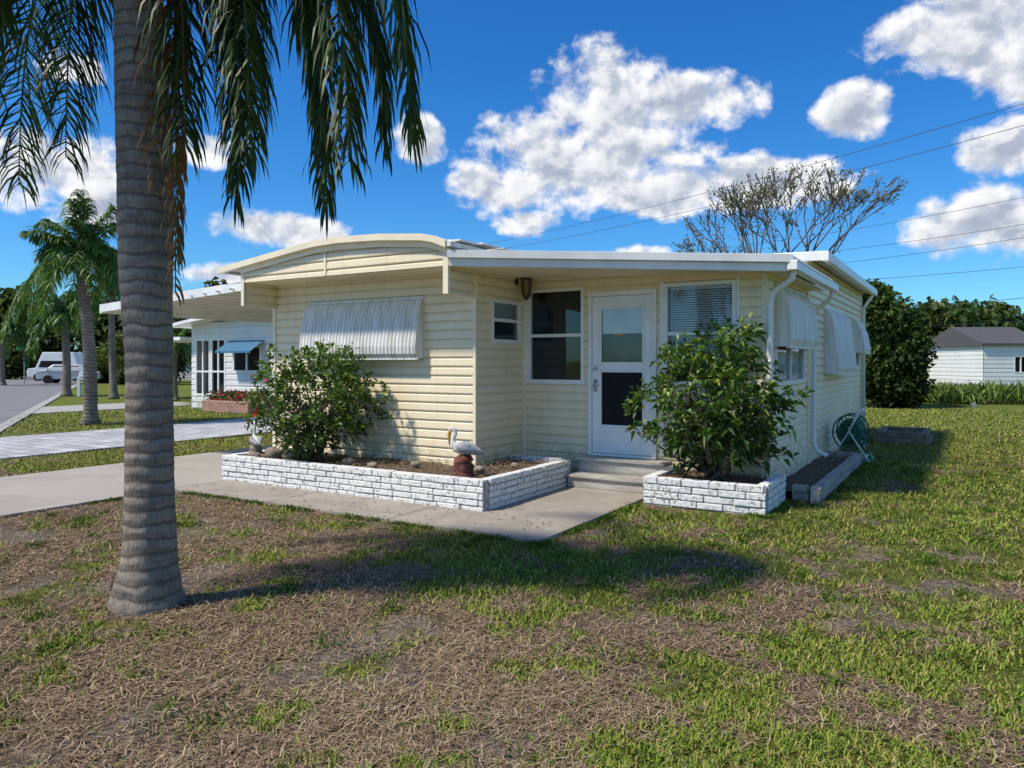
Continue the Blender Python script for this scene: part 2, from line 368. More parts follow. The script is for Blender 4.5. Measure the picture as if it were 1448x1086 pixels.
# ------------------------------------------------------------------ house
house=empty('mobile_home',H(-1,4,0))
PITCH=.118
PPH=[0,.05,.14,.76,.90,1.0]; PO=[.010,.021,.024,.017,.004,.0]
def siding(mb,T,s0,s1,z0,z1,holes=(),topf=None,pitch=PITCH,zb=0.02):
    """dutch-lap boards: rounded lower lip, flat face, cove at the top"""
    zs={z0,z1}; k=math.floor((z0-zb)/pitch)
    while zb+k*pitch<z1:
        for p_ in PPH[:-1]:
            zc=zb+(k+p_)*pitch
            if z0<zc<z1: zs.add(zc)
        k+=1
    for h in holes: zs|={h[2],h[3]}
    zs=sorted(z for z in zs if z0<=z<=z1); ss={s0,s1}
    for h in holes: ss|={h[0],h[1]}
    if topf:
        for i in range(1,24): ss.add(s0+(s1-s0)*i/24)
    ss=sorted(ss)
    for za,zb_ in zip(zs,zs[1:]):
        if zb_-za<1e-4: continue
        ph=((za-zb)/pitch+1e-5)%1; ph2=ph+(zb_-za)/pitch
        oa=float(np.interp(ph,PPH,PO)); ob=float(np.interp(min(ph2,1),PPH,PO))
        for sa,sb in zip(ss,ss[1:]):
            mz=(za+zb_)/2; ms=(sa+sb)/2
            if any(h[0]<ms<h[1] and h[2]<mz<h[3] for h in holes): continue
            ta=tb=zb_
            if topf: ta=min(zb_,topf(sa)); tb=min(zb_,topf(sb))
            if ta<=za and tb<=za: continue
            ta=max(ta,za); tb=max(tb,za)
            oA=oa-(oa-ob)*(ta-za)/(zb_-za); oB=oa-(oa-ob)*(tb-za)/(zb_-za)
            mb.quad(T(sa,oa,za),T(sb,oa,za),T(sb,oB,tb),T(sa,oA,ta))
            if ph<1e-3: mb.quad(T(sa,-.004,za+.004),T(sb,-.004,za+.004),T(sb,oa,za),T(sa,oa,za))
RX=[-5.12,-4.4,-3.6,-3.15,-2.7,-2.0,-1.3,-1.12,-.93]; RZ=[3.0,3.085,3.185,3.235,3.25,3.225,3.165,3.125,3.05]
def rz(a): return float(np.interp(a,RX,RZ))
TA=lambda s,o,z:H(s,1.29-o,z); TF=lambda s,o,z:H(s,.70-o,z); TP=lambda s,o,z:H(s,2.5-o,z)
TS=lambda s,o,z:H(-.98+o,s,z); TB=lambda s,o,z:H(2.33+o,s,z); TL=lambda s,o,z:H(-4.67-o,s,z); TLi=lambda s,o,z:H(-4.64+o,s,z)
m=MB()
siding(m,TA,-4.67,-.98,0,2.77,[(-3.75,-2.0,1.74,2.35)])
siding(m,TF,-4.67,-.98,2.77,3.3,topf=lambda a:rz(a)-.03)
siding(m,TS,.70,1.29,2.45,3.02); siding(m,TS,1.29,2.5,0,3.0,[(1.64,2.36,1.88,2.44)])
siding(m,TLi,.70,1.27,2.45,2.77)
siding(m,TL,.70,1.29,2.45,2.95); siding(m,TL,1.29,12,0,2.98)
siding(m,TP,-.96,2.33,0,2.82,[(-.89,-.02,1.33,2.62),(.05,1.0,.40,2.54),(1.10,2.0,1.33,2.60)])
siding(m,TB,2.5,5.12,0,2.74,[(2.95,4.8,1.33,2.5)])
siding(m,TB,5.12,11.6,0,3.14,[(6.7,8.8,1.40,2.45),(10.2,11.1,1.5,2.4)])
siding(m,lambda s,o,z:H(s,5.25-o,z),-.98,2.33,2.7,3.14)
siding(m,lambda s,o,z:H(s,11.6+o,z),-.98,2.33,0,3.14); siding(m,lambda s,o,z:H(s,12+o,z),-4.67,-.98,0,3.0)
m.obj('siding',M_side,house)
m=MB()
m.quad(H(-4.67,.70,2.768),H(-.98,.70,2.768),H(-.98,1.29,2.768),H(-4.67,1.29,2.768))
m.box(-4.675,-4.64,.70,1.28,2.43,2.455); m.box(-1.015,-.965,.70,1.28,2.43,2.455)
m.quad(H(-1.01,.7,2.45),H(-1.01,1.29,2.45),H(-1.01,1.29,2.77),H(-1.01,.7,2.77))
m.quad(H(-.98,.72,2.77),H(2.58,2.25,2.66),H(2.58,5.2,2.66),H(-.98,5.2,2.77))
m.obj('soffit',M_soffit,house)
m=MB()
m.box(-.995,-.950,1.258,1.30,0,2.77)
m.box(-1.03,-.950,.670,.715,2.43,3.02)
m.box(-4.70,-4.635,.67,.71,2.43,3.02)
m.box(-3.02,-2.98,.668,.69,2.77,3.20)
m.box(2.30,2.36,2.465,2.53,0,2.66); m.box(-.965,-.925,2.455,2.49,.0,2.85)
m.box(2.335,2.365,5.09,5.15,0,3.0)
m.box(2.30,2.365,11.58,11.64,0,3.1); m.box(-4.70,-4.64,1.25,1.30,0,2.77)
m.obj('corner_trim',M_trimc,house,bevel=.004)
m=MB(); A=np.array(sorted(set(list(np.linspace(-5.12,-.93,20))+RX)))
NA=len(A)-1
for k in range(NA):
    a0,a1=A[k],A[k+1]; z0,z1=rz(a0),rz(a1)
    m.add([H(a0,.6,z0),H(a1,.6,z1),H(a1,12.15,z1),H(a0,12.15,z0),H(a0,.6,z0-.03),H(a1,.6,z1-.03),H(a1,12.15,z1-.03),H(a0,12.15,z0-.03)],
              [(0,1,2,3),(7,6,5,4),(4,5,1,0),(6,7,3,2)])
for bb in np.arange(1.2,12,.6):
    for k in range(NA): m.beam((A[k],bb,rz(A[k])),(A[k+1],bb,rz(A[k+1])),.03,0,.02)
m.obj('roof_main',M_roof,house,recalc=True)
m=MB()
for k in range(NA):
    a0,a1=A[k],A[k+1]; z0,z1=rz(a0),rz(a1)
    m.add([H(a0,.585,z0-.075),H(a1,.585,z1-.075),H(a1,.585,z1+.008),H(a0,.585,z0+.008),H(a0,.66,z0-.075),H(a1,.66,z1-.075),H(a1,.66,z1+.012),H(a0,.66,z0+.012)],
          [(0,1,2,3),(3,2,6,7),(4,5,1,0)])
    if a0>-4.7: m.add([H(a0,.650,z0-.15),H(a1,.650,z1-.15),H(a1,.650,z1-.076),H(a0,.650,z0-.076)],[(0,1,2,3)])
m.obj('roof_edge_trim',M_trimc,house,recalc=True)
m=MB()
m.box(-.95,-.86,.6,12.1,2.985,3.045)
for i,b0 in enumerate(np.arange(.72,3.6,.42)):
    m.box(-1.08+.03*(i%3),-.80+.04*((i*7)%3),b0,b0+.40,3.062+.012*(i%2),3.082+.012*(i%2))
m.box(-5.18,-5.09,.6,12.1,2.93,3.0)
m.obj('roof_gutter',M_whitedirty,house,bevel=.004)
m=MB()
c=[(-.95,.66,2.93),(2.64,2.22,2.80),(2.64,5.22,2.80),(-.95,5.22,2.95)]
m.add([H(*p) for p in c]+[H(p[0],p[1],p[2]-.05) for p in c],[(0,1,2,3),(7,6,5,4),(0,4,5,1),(1,5,6,2),(2,6,7,3),(3,7,4,0)])
m.obj('porch_roof',M_roof,house,recalc=True)
m=MB()
m.beam((-.93,.63,2.93),(2.70,2.205,2.80),.05,-.075,.018)
m.beam((-.93,.665,2.93),(2.66,2.235,2.80),.04,-.17,-.077)
m.beam((2.66,2.20,2.80),(2.66,5.22,2.80),.05,-.06,.018)
m.obj('porch_fascia',M_white,house,bevel=.004)
m=MB(); m.beam((2.70,2.17,2.80),(2.70,5.26,2.80),.11,-.16,-.055); m.beam((2.70,2.17,2.80),(2.70,5.26,2.80),.13,-.068,-.052)
m.obj('porch_gutter',M_white,house,bevel=.012)
m=MB()
c=[(-.9,5.18,3.30),(2.56,5.18,3.22),(2.56,11.85,3.22),(-.9,11.85,3.30)]
m.add([H(*p) for p in c]+[H(p[0],p[1],p[2]-.06) for p in c],[(0,1,2,3),(7,6,5,4),(0,4,5,1),(1,5,6,2),(2,6,7,3),(3,7,4,0)])
m.obj('rear_roof',M_roof,house,recalc=True)
m=MB(); m.beam((-.9,5.15,3.30),(2.6,5.15,3.22),.05,-.12,.02); m.beam((2.60,5.10,3.22),(2.60,11.9,3.22),.09,-.13,.012)
m.obj('rear_fascia',M_white,house,bevel=.008)
m=MB()
m.tube([(2.69,2.30,2.66),(2.67,2.33,2.56),(2.56,2.38,2.49),(2.44,2.42,2.41),(2.405,2.43,2.28),(2.40,2.44,.5),(2.40,2.42,.30)],.036,10,T=H)
m.tube([(2.69,5.1,2.66),(2.68,5.12,2.55),(2.58,5.18,2.48),(2.46,5.22,2.38),(2.40,5.24,2.25)],.034,10,T=H)
m.tube([(2.42,5.24,2.3),(2.41,5.24,.4),(2.47,5.26,.28),(2.6,5.28,.22)],.034,10,T=H)
m.tube([(2.60,11.5,3.1),(2.5,11.5,2.95),(2.41,11.5,2.8),(2.41,11.5,.2)],.035,8,T=H)
for z in (.8,1.6): m.box(2.35,2.445,2.385,2.395,z,z+.03)
m.obj('downspouts',M_white,house,smooth=True)
m=MB(); m.box(-4.6,2.25,2.62,11.5,.2,.36); m.obj('floor',M_dark,house)
m=MB(); m.quad(H(-.94,4.9,.3),H(2.28,4.9,.3),H(2.28,4.9,2.74),H(-.94,4.9,2.74)); m.quad(H(-.94,2.55,.3),H(-.94,4.9,.3),H(-.94,4.9,2.74),H(-.94,2.55,2.74))
m.quad(H(-.99,1.35,.3),H(-.99,2.4,.3),H(-1.9,2.4,.3),H(-1.9,1.35,.3)); m.quad(H(-1.9,1.31,.3),H(-1.9,3,.3),H(-1.9,3,2.7),H(-1.9,1.31,2.7))
m.box(.9,1.9,4.0,4.6,.36,1.2)
m.obj('interior_walls',M_int,house)
FR=MB(); GL=MB(); SC=MB(); BL=MB()
def window(T,s0,s1,z0,z1,rails=(.5,),screen=None,fw=.045):
    o0,o1=-.04,.040
    FR.box(s0,s0+fw,o0,o1,z0,z1,T); FR.box(s1-fw,s1,o0,o1,z0,z1,T)
    FR.box(s0-.012,s1+.012,o0,o1+.004,z0-.02,z0+fw-.005,T); FR.box(s0+fw,s1-fw,o0,o1-.002,z1-fw,z1,T)
    for q in rails:
        zz_=z0+(z1-z0)*q; FR.box(s0+fw,s1-fw,o0,o1-.008,zz_-.022,zz_+.022,T)
    GL.quad(T(s0+fw,0,z0+fw),T(s1-fw,0,z0+fw),T(s1-fw,0,z1-fw),T(s0+fw,0,z1-fw))
    if screen: SC.quad(T(s0+fw,-.05,z0+fw),T(s1-fw,-.05,z0+fw),T(s1-fw,-.05,z0+(z1-z0)*screen),T(s0+fw,-.05,z0+(z1-z0)*screen))
def blinds(T,s0,s1,z0,z1,step=.028,depth=-.09,tilt=.6):
    z=z0
    while z<z1:
        BL.quad(T(s0,depth,z),T(s1,depth,z),T(s1,depth-.014,z+step*tilt),T(s0,depth-.014,z+step*tilt)); z+=step
    BL.box(s0,s1,depth-.03,depth+.005,z1,z1+.03,T)
window(TP,-.89,-.02,1.33,2.62,(.5,),.48)
window(TP,1.10,2.0,1.33,2.60,(.5,)); blinds(TP,1.15,1.95,1.55,2.53,.030,-.05,.68)
window(TS,1.64,2.36,1.88,2.44,(.52,),.5,.04); blinds(TS,1.69,2.31,2.18,2.38,.028,-.05,.8)
window(TA,-3.75,-2.0,1.74,2.35,()); 
window(TB,2.95,4.8,1.33,2.5,(.5,)); window(TB,6.7,8.8,1.4,2.45,(.5,)); window(TB,10.2,11.1,1.5,2.4,(.5,))
FR.box(3.86,3.9,-.04,.03,1.37,2.46,TB)
blinds(TB,3.0,4.75,1.6,2.45)
for (s0,s1) in ((-.95,-.892),(1.045,1.098),(2.002,2.04)):
    FR.box(s0,s1,.0,.030,.42 if s0>0 and s0<1.06 else 1.31,2.62,TP)
DR=MB(); 
DR.box(.05,.10,-.05,.050,.40,2.54,TP); DR.box(.95,1.0,-.05,.050,.40,2.54,TP); DR.box(.10,.95,-.05,.048,2.48,2.54,TP); DR.box(.05,1.0,-.05,.07,.375,.405,TP)
d0,d1=.105,.945
DR.box(d0,d0+.11,.0,.035,.41,2.475,TP); DR.box(d1-.11,d1,.0,.035,.41,2.475,TP)
for (z0,z1) in ((.41,.76),(1.50,1.585),(2.33,2.475)): DR.box(d0+.11,d1-.11,.0,.034,z0,z1,TP)
DR.box(d0+.16,d1-.16,.033,.041,.47,.70,TP)
for z0,z1 in ((.76,1.50),(1.585,2.33)):
    DR.box(d0+.11,d0+.135,.005,.043,z0,z1,TP); DR.box(d1-.135,d1-.11,.005,.043,z0,z1,TP)
    DR.box(d0+.135,d1-.135,.005,.043,z0,z0+.025,TP); DR.box(d0+.135,d1-.135,.005,.043,z1-.025,z1,TP)
DR.obj('storm_door',M_frame,house,bevel=.004)
GL.quad(TP(d0+.13,.02,1.6),TP(d1-.13,.02,1.6),TP(d1-.13,.02,2.31),TP(d0+.13,.02,2.31))
SC.quad(TP(d0+.13,.02,.78),TP(d1-.13,.02,.78),TP(d1-.13,.02,1.48),TP(d0+.13,.02,1.48))
BL.quad(TP(d0+.14,.012,1.98),TP(d1-.14,.012,1.98),TP(d1-.14,.012,2.32),TP(d0+.14,.012,2.32))
m=MB(); m.box(.12,.93,-.16,-.12,.42,2.46,TP); m.obj('entry_door',mat('entry_door_brown',(.10,.085,.07),.6,.15,4),house)
m=MB(); m.box(.42,.53,.024,.028,1.955,1.975,TP); m.obj('door_sticker',M_bill,house)
m=MB(); m.tube([TP(.155,.035,1.30),TP(.155,.085,1.30)],.012,8); m.tube([TP(.125,.085,1.30),TP(.21,.085,1.305)],.011,8); m.ball(TP(.155,.05,1.52),(.028,.028,.028)); m.box(.13,.18,.034,.042,1.22,1.38,TP); m.obj('door_handle',M_steel,house,smooth=True)
FR.obj('window_frames',M_frame,house,bevel=.003); GL.obj('window_glass',M_glass,house); SC.obj('window_screens',M_screen,house); BL.obj('window_blinds',M_blind,house)
def awning(name,T,s0,s1,prof,pitch=.075,amp=.009,m_=M_awn):
    mb=MB(); n=int((s1-s0)/pitch)*6; n=max(n,12); npf=len(prof); vs=[];fs=[]
    for i in range(n+1):
        s=s0+(s1-s0)*i/n; ph=(i%6); off={0:0,1:amp,2:amp,3:amp,4:0,5:-amp*.6}[ph]
        for (o,z) in prof: vs.append(T(s,o+off,z))
    for i in range(n):
        for k in range(npf-1): fs.append((i*npf+k,(i+1)*npf+k,(i+1)*npf+k+1,i*npf+k+1))
    mb.add(vs,fs)
    for s in (s0,s1):
        for k in range(npf-1):
            (o0,z0),(o1,z1)=prof[k],prof[k+1]
            mb.quad(T(s,0.0,z0),T(s,o0,z0),T(s,o1,z1),T(s,0.0,z1))
    mb.box(s0-.015,s1+.015,-.0,.035,prof[0][1]-.01,prof[0][1]+.035,T)
    o,z=prof[-1]; mb.box(s0-.01,s1+.01,o-.03,o+.014,z-.02,z+.015,T)
    return mb.obj(name,m_,house)
awning('front_awning',TA,-3.95,-1.80,[(.03,2.45),(.07,2.43),(.10,2.36),(.13,2.22),(.17,2.0),(.195,1.82),(.19,1.72),(.15,1.66)],.062,.009)
awning('side_awning',TB,2.9,4.85,[(.03,2.56),(.08,2.53),(.15,2.42),(.19,2.25),(.21,2.05),(.22,1.9),(.19,1.80)],.08,.010)
awning('side_awning_rear',TB,6.6,8.9,[(.03,2.5),(.08,2.47),(.13,2.38),(.18,2.1),(.22,1.75),(.24,1.5),(.22,1.42)],.08,.010)
awning('side_awning_last',TB,10.1,11.2,[(.03,2.5),(.1,2.45),(.2,2.2),(.25,1.9),(.24,1.8)],.07,.007)
# wall lantern
m=MB(); lz=.06
lt=H(-.80,2.27,0)
m.box(-.965,-.94,2.245,2.295,2.62+lz,2.78+lz); m.tube([H(-.95,2.27,2.70+lz),H(-.88,2.27,2.80+lz),H(-.82,2.27,2.80+lz),H(-.80,2.27,2.74+lz)],.012,6)
m.tube([(lt[0],lt[1],2.76+lz),(lt[0],lt[1],2.72+lz),(lt[0],lt[1],2.69+lz)],[.02,.05,.095],6); m.tube([(lt[0],lt[1],2.47+lz),(lt[0],lt[1],2.44+lz),(lt[0],lt[1],2.40+lz)],[.06,.045,.012],6)
for k in range(6):
    an=k*math.pi/3; m.tube([(lt[0]+.075*math.cos(an),lt[1]+.075*math.sin(an),2.69+lz),(lt[0]+.055*math.cos(an),lt[1]+.055*math.sin(an),2.47+lz)],.006,4)
lan=empty('wall_lantern',H(-.9,2.27,2.6)); m.obj('lantern_frame',M_bronze,lan)
m=MB(); m.tube([(lt[0],lt[1],2.685+lz),(lt[0],lt[1],2.48+lz)],[.068,.050],6); m.obj('lantern_glass',mat('amber_glass',(.18,.13,.07),.15,.2,10),lan)
m=MB()
for (b0,b1,z) in ((2.19,2.48,.37),(1.88,2.185,.185)):
    m.box(.03,1.20,b0+.02,b1,0.028,z-.035); k=2
    for j in range(k): m.box(.02,1.21,b0-.01+j*(b1-b0)/k,b0-.018+(j+1)*(b1-b0)/k,z-.034,z)
m.box(1.2,1.35,2.2,2.48,.0,.33); m.obj('porch_steps',M_step,None,bevel=.005)
# carport
cp=empty('carport',H(-6.3,4,0)); m=MB()
c=[(-8.0,.55,2.55),(-4.72,.75,2.76),(-4.72,9.5,2.76),(-8.0,9.5,2.55)]
m.add([H(*p) for p in c]+[H(p[0],p[1],p[2]-.05) for p in c],[(0,1,2,3),(7,6,5,4),(0,4,5,1),(1,5,6,2),(2,6,7,3),(3,7,4,0)])
for a in np.arange(-7.9,-4.8,.3):
    z=2.55+(a+8)/3.28*.21; m.box(a,a+.03,.6,9.5,z-.08,z-.05)
m.beam((-8.02,.52,2.55),(-4.72,.72,2.76),.05,-.10,.03); m.beam((-8.03,.5,2.55),(-8.03,9.5,2.55),.07,-.12,.03)
m.beam((-8.0,4.2,2.46),(-4.7,4.2,2.66),.08,-.12,0)
m.obj('carport_roof',M_white,cp,recalc=True)
m=MB()
for b_ in (4.2,8.8): m.box(-7.84,-7.76,b_-.04,b_+.04,0,2.44)
m.box(-4.78,-4.71,1.4,1.46,0,2.7)
m.obj('carport_posts',mat('grey_green_post',(.42,.48,.47),.5,.1,4),cp,bevel=.004)
# ------------------------------------------------------------------ planters
def bricks(mb,core,T,s0,s1,z1,courses,thick,blen=.30,z0=0):
    hh=(z1-z0)/courses
    for k in range(courses):
        s=s0-(blen/2 if k%2 else 0)
        while s<s1-.01:
            L_=blen*random.uniform(.92,1.08); a0=max(s,s0); a1=min(s+L_,s1)
            if a1-a0>.03:
                j=random.uniform(-.008,.010)
                mb.box(a0+.006,a1-.006,-thick+.01,j,z0+k*hh+.007,z0+(k+1)*hh-(.006 if k<courses-1 else 0)+random.uniform(-.003,.003),T)
            s+=L_
    core.box(s0+.002,s1-.002,-thick+.015,-.014,z0-.05,z1-.02,T)
pl=empty('brick_planter',H(-2,.5,0)); m=MB(); cc=MB()
bricks(m,cc,lambda s,o,z:H(s,-o,z),-4.25,0,.35,5,.13)
bricks(m,cc,lambda s,o,z:H(o,s,z),.135,2.04,.35,5,.13)
bricks(m,cc,lambda s,o,z:H(-4.25-o,s,z),.135,1.27,.35,5,.13)
bricks(m,cc,lambda s,o,z:H(s,2.17+o,z),-.95,-.135,.35,5,.13)
m.obj('planter_bricks',M_wbrick,pl,bevel=.007); cc.obj('planter_core',M_mortar,pl)
def mulch(name,rects,z,par):
    mb=MB()
    for (a0,a1,b0,b1) in rects:
        na=max(2,int((a1-a0)/.06)); nb=max(2,int((b1-b0)/.06)); vs=[];fs=[]
        for i in range(na+1):
            for j in range(nb+1):
                a=a0+(a1-a0)*i/na; b_=b0+(b1-b0)*j/nb
                vs.append(H(a,b_,z+float(fbm(np.array(a),np.array(b_),3.,3,50)-.5)*.07))
        for i in range(na):
            for j in range(nb): k=i*(nb+1)+j; fs.append((k,k+nb+1,k+nb+2,k+1))
        mb.add(vs,fs)
    mb.obj(name,M_mulch,par,smooth=True)
mulch('planter_soil',[(-4.12,-.12,.12,1.30),(-.99,-.12,1.3,2.06)],.285,pl)
pr=empty('brick_planter',H(1.9,1.9,0)); m=MB(); cc=MB()
bricks(m,cc,lambda s,o,z:H(s,1.44-o,z),1.22,2.58,.31,4,.12)
bricks(m,cc,lambda s,o,z:H(2.58+o,s,z),1.565,2.46,.31,4,.12)
bricks(m,cc,lambda s,o,z:H(1.22-o,s,z),1.565,2.18,.31,4,.12)
m.obj('planter_bricks',M_wbrick,pr,bevel=.007); cc.obj('planter_core',M_mortar,pr)
mulch('planter_soil',[(1.33,2.47,1.55,2.48)],.25,pr)
sb=empty('side_flower_bed',H(2.7,4.5,0)); m=MB(); cc=MB()
M_gbrick=mat('grey_block',(.44,.42,.38),.85,.3,12,bmp=.7,bscale=30,c2=(.26,.24,.21),bd=.015)
bricks(m,cc,lambda s,o,z:H(2.94+o,s,z),2.5,6.45,.17,2,.12,.36)
bricks(m,cc,lambda s,o,z:H(s,2.6-o,z),2.61,2.80,.17,2,.12,.36)
bricks(m,cc,lambda s,o,z:H(s,6.45+o,z),2.36,2.80,.17,2,.12,.36)
m.obj('bed_blocks',M_gbrick,sb,bevel=.007); cc.obj('bed_core',M_mortar,sb); mulch('bed_soil',[(2.35,2.83,2.6,6.34)],.10,sb)
k=1500; a=rng.uniform(-4.1,-.1,k); b_=rng.uniform(.15,1.25,k); a2=rng.uniform(-.95,-.15,400); b2=rng.uniform(1.2,2.0,400); a3=rng.uniform(1.35,2.45,260); b3=rng.uniform(1.6,2.4,260); a4=rng.uniform(2.4,2.8,220); b4=rng.uniform(2.7,6.3,220)
aa=np.concatenate([a,a2,a3,a4]); bb=np.concatenate([b_,b2,b3,b4]); zz=np.where(aa<.5,.305,np.where(bb<2.5,.265,.115))+rng.uniform(0,.035,len(aa))
kw=130; aw=rng.uniform(-4,1.1,kw); bw=-rng.uniform(.02,1,kw)**2*.8; aa=np.concatenate([aa,aw]); bb=np.concatenate([bb,bw]); zz=np.concatenate([zz,np.full(kw,.032)])
P=np.stack([O[0]+aa*V[0]+bb*U[0],O[1]+aa*V[1]+bb*U[1],zz],-1); n=len(P); az=rng.uniform(0,6.28,n); u=rng.random((n,1))
leafmesh('leaf_litter',P,np.stack([np.cos(az),np.sin(az),rng.uniform(-.05,.25,n)],-1),rng.normal(0,.3,(n,3))+[0,0,1],rng.uniform(.025,.065,n),rng.uniform(.012,.028,n),np.array([.12,.08,.05])*(1-u)+np.array([.36,.27,.17])*u,M_leafm,None,.02)
for (a,b_,s) in ((-3.75,.45,.13),(-3.45,.5,.10),(-3.95,.3,.08),(-2.45,.55,.07),(-1.95,.45,.06),(-1.55,.8,.06),(-.45,1.4,.05),(-.62,.85,.06)):
    p=H(a,b_,.30+s*.35); MB().ball(p,(s*1.2,s,s*.75),9,6,.13).obj('planter_rock',M_rock,smooth=True)
# ------------------------------------------------------------------ shrubs
def shrub(name,base,cen,rad,ntips,nl,leafL,leafW,cols,stems=14,droop=.2,flower=0,seed=1,holes=.45,amp=.75,vrough=.12):
    r_=np.random.default_rng(seed); e=empty(name,base)
    d=nrm(r_.normal(0,1,(ntips*3,3))); rr=r_.uniform(.25,1.0,(ntips*3,1))**.6
    lump=fbm(d[:,0]*1.7+seed,d[:,1]*1.7+d[:,2]*1.3,1.3,3,seed)[:,None]
    P=np.array(cen)+d*rr*np.array(rad)*(1-amp*.5+amp*lump)
    keep=(fbm(P[:,0]*2.2,P[:,1]*2.2+P[:,2]*2.6,1.1,2,seed+3)>holes-.08)&(P[:,2]>base[2]+vrough)
    P=P[keep][:ntips]
    m=MB()
    for i in range(stems):
        t=P[r_.integers(len(P))]; mid=(np.array(base)*.5+t*.5)+r_.normal(0,.06,3); mid[2]=base[2]+(t[2]-base[2])*.45
        m.tube([tuple(np.array(base)+[r_.normal(0,.05),r_.normal(0,.05),0]),tuple(mid),tuple(t)],[.022,.014,.005],6)
        for j in range(7):
            t2=P[r_.integers(len(P))]
            if np.linalg.norm(t2-mid)<max(rad)*.9: m.tube([tuple(mid),tuple((mid+t2)/2+r_.normal(0,.02,3)),tuple(t2)],[.011,.007,.003],5)
    m.obj('stems',M_bark,e,smooth=True)
    n=len(P)*nl; PP=np.repeat(P,nl,axis=0); out=nrm(PP-np.array(base)-np.array([0,0,(cen[2]-base[2])*.3]))
    az=r_.normal(0,1,(n,3)); D=nrm(out*.7+nrm(az)*1.0+[0,0,.15]); PP=PP+D*.012+r_.normal(0,leafL*.35,(n,3))
    N=nrm(r_.normal(0,.45,(n,3))+[0,0,1]+out*.35)
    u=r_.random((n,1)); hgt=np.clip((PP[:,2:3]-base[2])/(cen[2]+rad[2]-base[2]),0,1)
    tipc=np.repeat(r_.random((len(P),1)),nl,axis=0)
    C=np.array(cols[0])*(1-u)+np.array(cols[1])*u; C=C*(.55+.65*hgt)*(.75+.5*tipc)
    yel=(r_.random((n,1))<.22*hgt**2); C=np.where(yel,np.array(cols[2]),C)
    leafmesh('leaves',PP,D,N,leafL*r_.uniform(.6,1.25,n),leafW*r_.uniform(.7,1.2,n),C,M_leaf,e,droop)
    if flower:
        oc=P-np.array(cen); sel=P[(oc[:,0]*V[0]+oc[:,1]*V[1]<-.1)&(oc[:,1]<.1)&(oc[:,2]<.3)&(np.linalg.norm(oc/np.array(rad),axis=1)>.62)]
        fl=sel[r_.permutation(len(sel))[:flower]]; fl=fl+nrm(fl-np.array(cen))*.08
        fp=np.repeat(fl,6,axis=0); k=len(fp); an=np.tile(np.arange(6)*1.047,len(fl)); od=nrm(np.repeat(fl-np.array(cen),6,axis=0)+[0,-.3,.1])
        s1=nrm(np.cross(od,[0,0,1.])); s2=np.cross(od,s1); fd=s1*np.cos(an)[:,None]+s2*np.sin(an)[:,None]+od*.35
        leafmesh('flowers',fp,fd,od+r_.normal(0,.1,(k,3)),.046,.042,np.tile([[.66,.025,.015]],(k,1))*r_.uniform(.7,1.1,(k,1)),M_leafm,e,.05)
    return e
b1=H(-3.08,.60,.28)
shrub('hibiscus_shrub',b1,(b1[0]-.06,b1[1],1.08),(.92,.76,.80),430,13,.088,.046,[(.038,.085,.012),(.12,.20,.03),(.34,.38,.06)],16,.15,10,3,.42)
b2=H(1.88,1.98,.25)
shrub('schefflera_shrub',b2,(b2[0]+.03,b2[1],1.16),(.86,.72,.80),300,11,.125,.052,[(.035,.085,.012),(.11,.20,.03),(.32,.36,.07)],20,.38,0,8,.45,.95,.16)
# ------------------------------------------------------------------ bird statues
def pelican(name,c,s,az,neckup,body=None):
    e=empty(name,c); ca,sa=math.cos(az),math.sin(az)
    def T(f,l,z): return (c[0]+s*(f*ca-l*sa),c[1]+s*(f*sa+l*ca),c[2]+s*z)
    m=MB(); m.tube([T(0,0,-.04),T(.0,.0,.03),T(.01,.0,.09),T(-.02,.01,.15),T(.01,0,.21),T(-.01,0,.27),T(.0,0,.32),T(0,0,.34)],[.21*s,.20*s,.165*s,.17*s,.15*s,.155*s,.12*s,.05*s],14); 
    for v in range(len(m.v)):
        x,y,z=m.v[v]; m.v[v]=(x+random.uniform(-.02,.02)*s,y+random.uniform(-.02,.02)*s,z+random.uniform(-.012,.012)*s)
    m.obj('rock_base',M_rust if body is None else M_rock,e,smooth=True)
    m=MB(); B=.40
    m.tube([T(-.30,0,B-.05),T(-.22,0,B-.01),T(-.10,0,B+.03),T(.02,0,B+.05),T(.12,0,B+.07),T(.17,0,B+.14),T(.165,0,B+.22),T(.125,0,B+.29+neckup*.5),T(.13,0,B+.35+neckup),T(.18,0,B+.385+neckup),T(.24,0,B+.37+neckup)],
           [s*x for x in (.012,.05,.095,.11,.09,.052,.036,.03,.032,.045,.018)],12); m.obj('body',M_birdw,e,smooth=True)
    m=MB()
    for sd_ in (-1,1):
        m.tube([T(.12,sd_*.070,B+.08),T(.02,sd_*.105,B+.08),T(-.10,sd_*.10,B+.05),T(-.25,sd_*.05,B-.01),T(-.36,sd_*.02,B-.05)],[s*x for x in (.02,.085,.09,.055,.008)],10,.7)
    m.obj('wings',M_birdg,e,smooth=True)
    m=MB(); m.tube([T(.21,0,B+.375+neckup),T(.235,0,B+.30+neckup),T(.235,0,B+.2+neckup),T(.225,0,B+.1+neckup)],[s*x for x in (.028,.03,.022,.005)],8); m.obj('bill',M_bill,e,smooth=True)
    m=MB()
    for sd_ in (-1,1): m.ball(T(.195,sd_*.042,B+.39+neckup),(.008*s,.008*s,.008*s),6,4)
    m.obj('eyes',M_rubber,e)
    m=MB()
    for l in (-.04,.04): m.tube([T(.0,l,.30),T(.0,l,B)],.012*s,6)
    m.obj('legs',M_bill,e)
pelican('pelican_statue',(-.565,8.62,.30),.70,R(172),-.02)
p_=H(-4.0,.36,.29); pelican('egret_statue',p_,.54,R(120),.12,1)
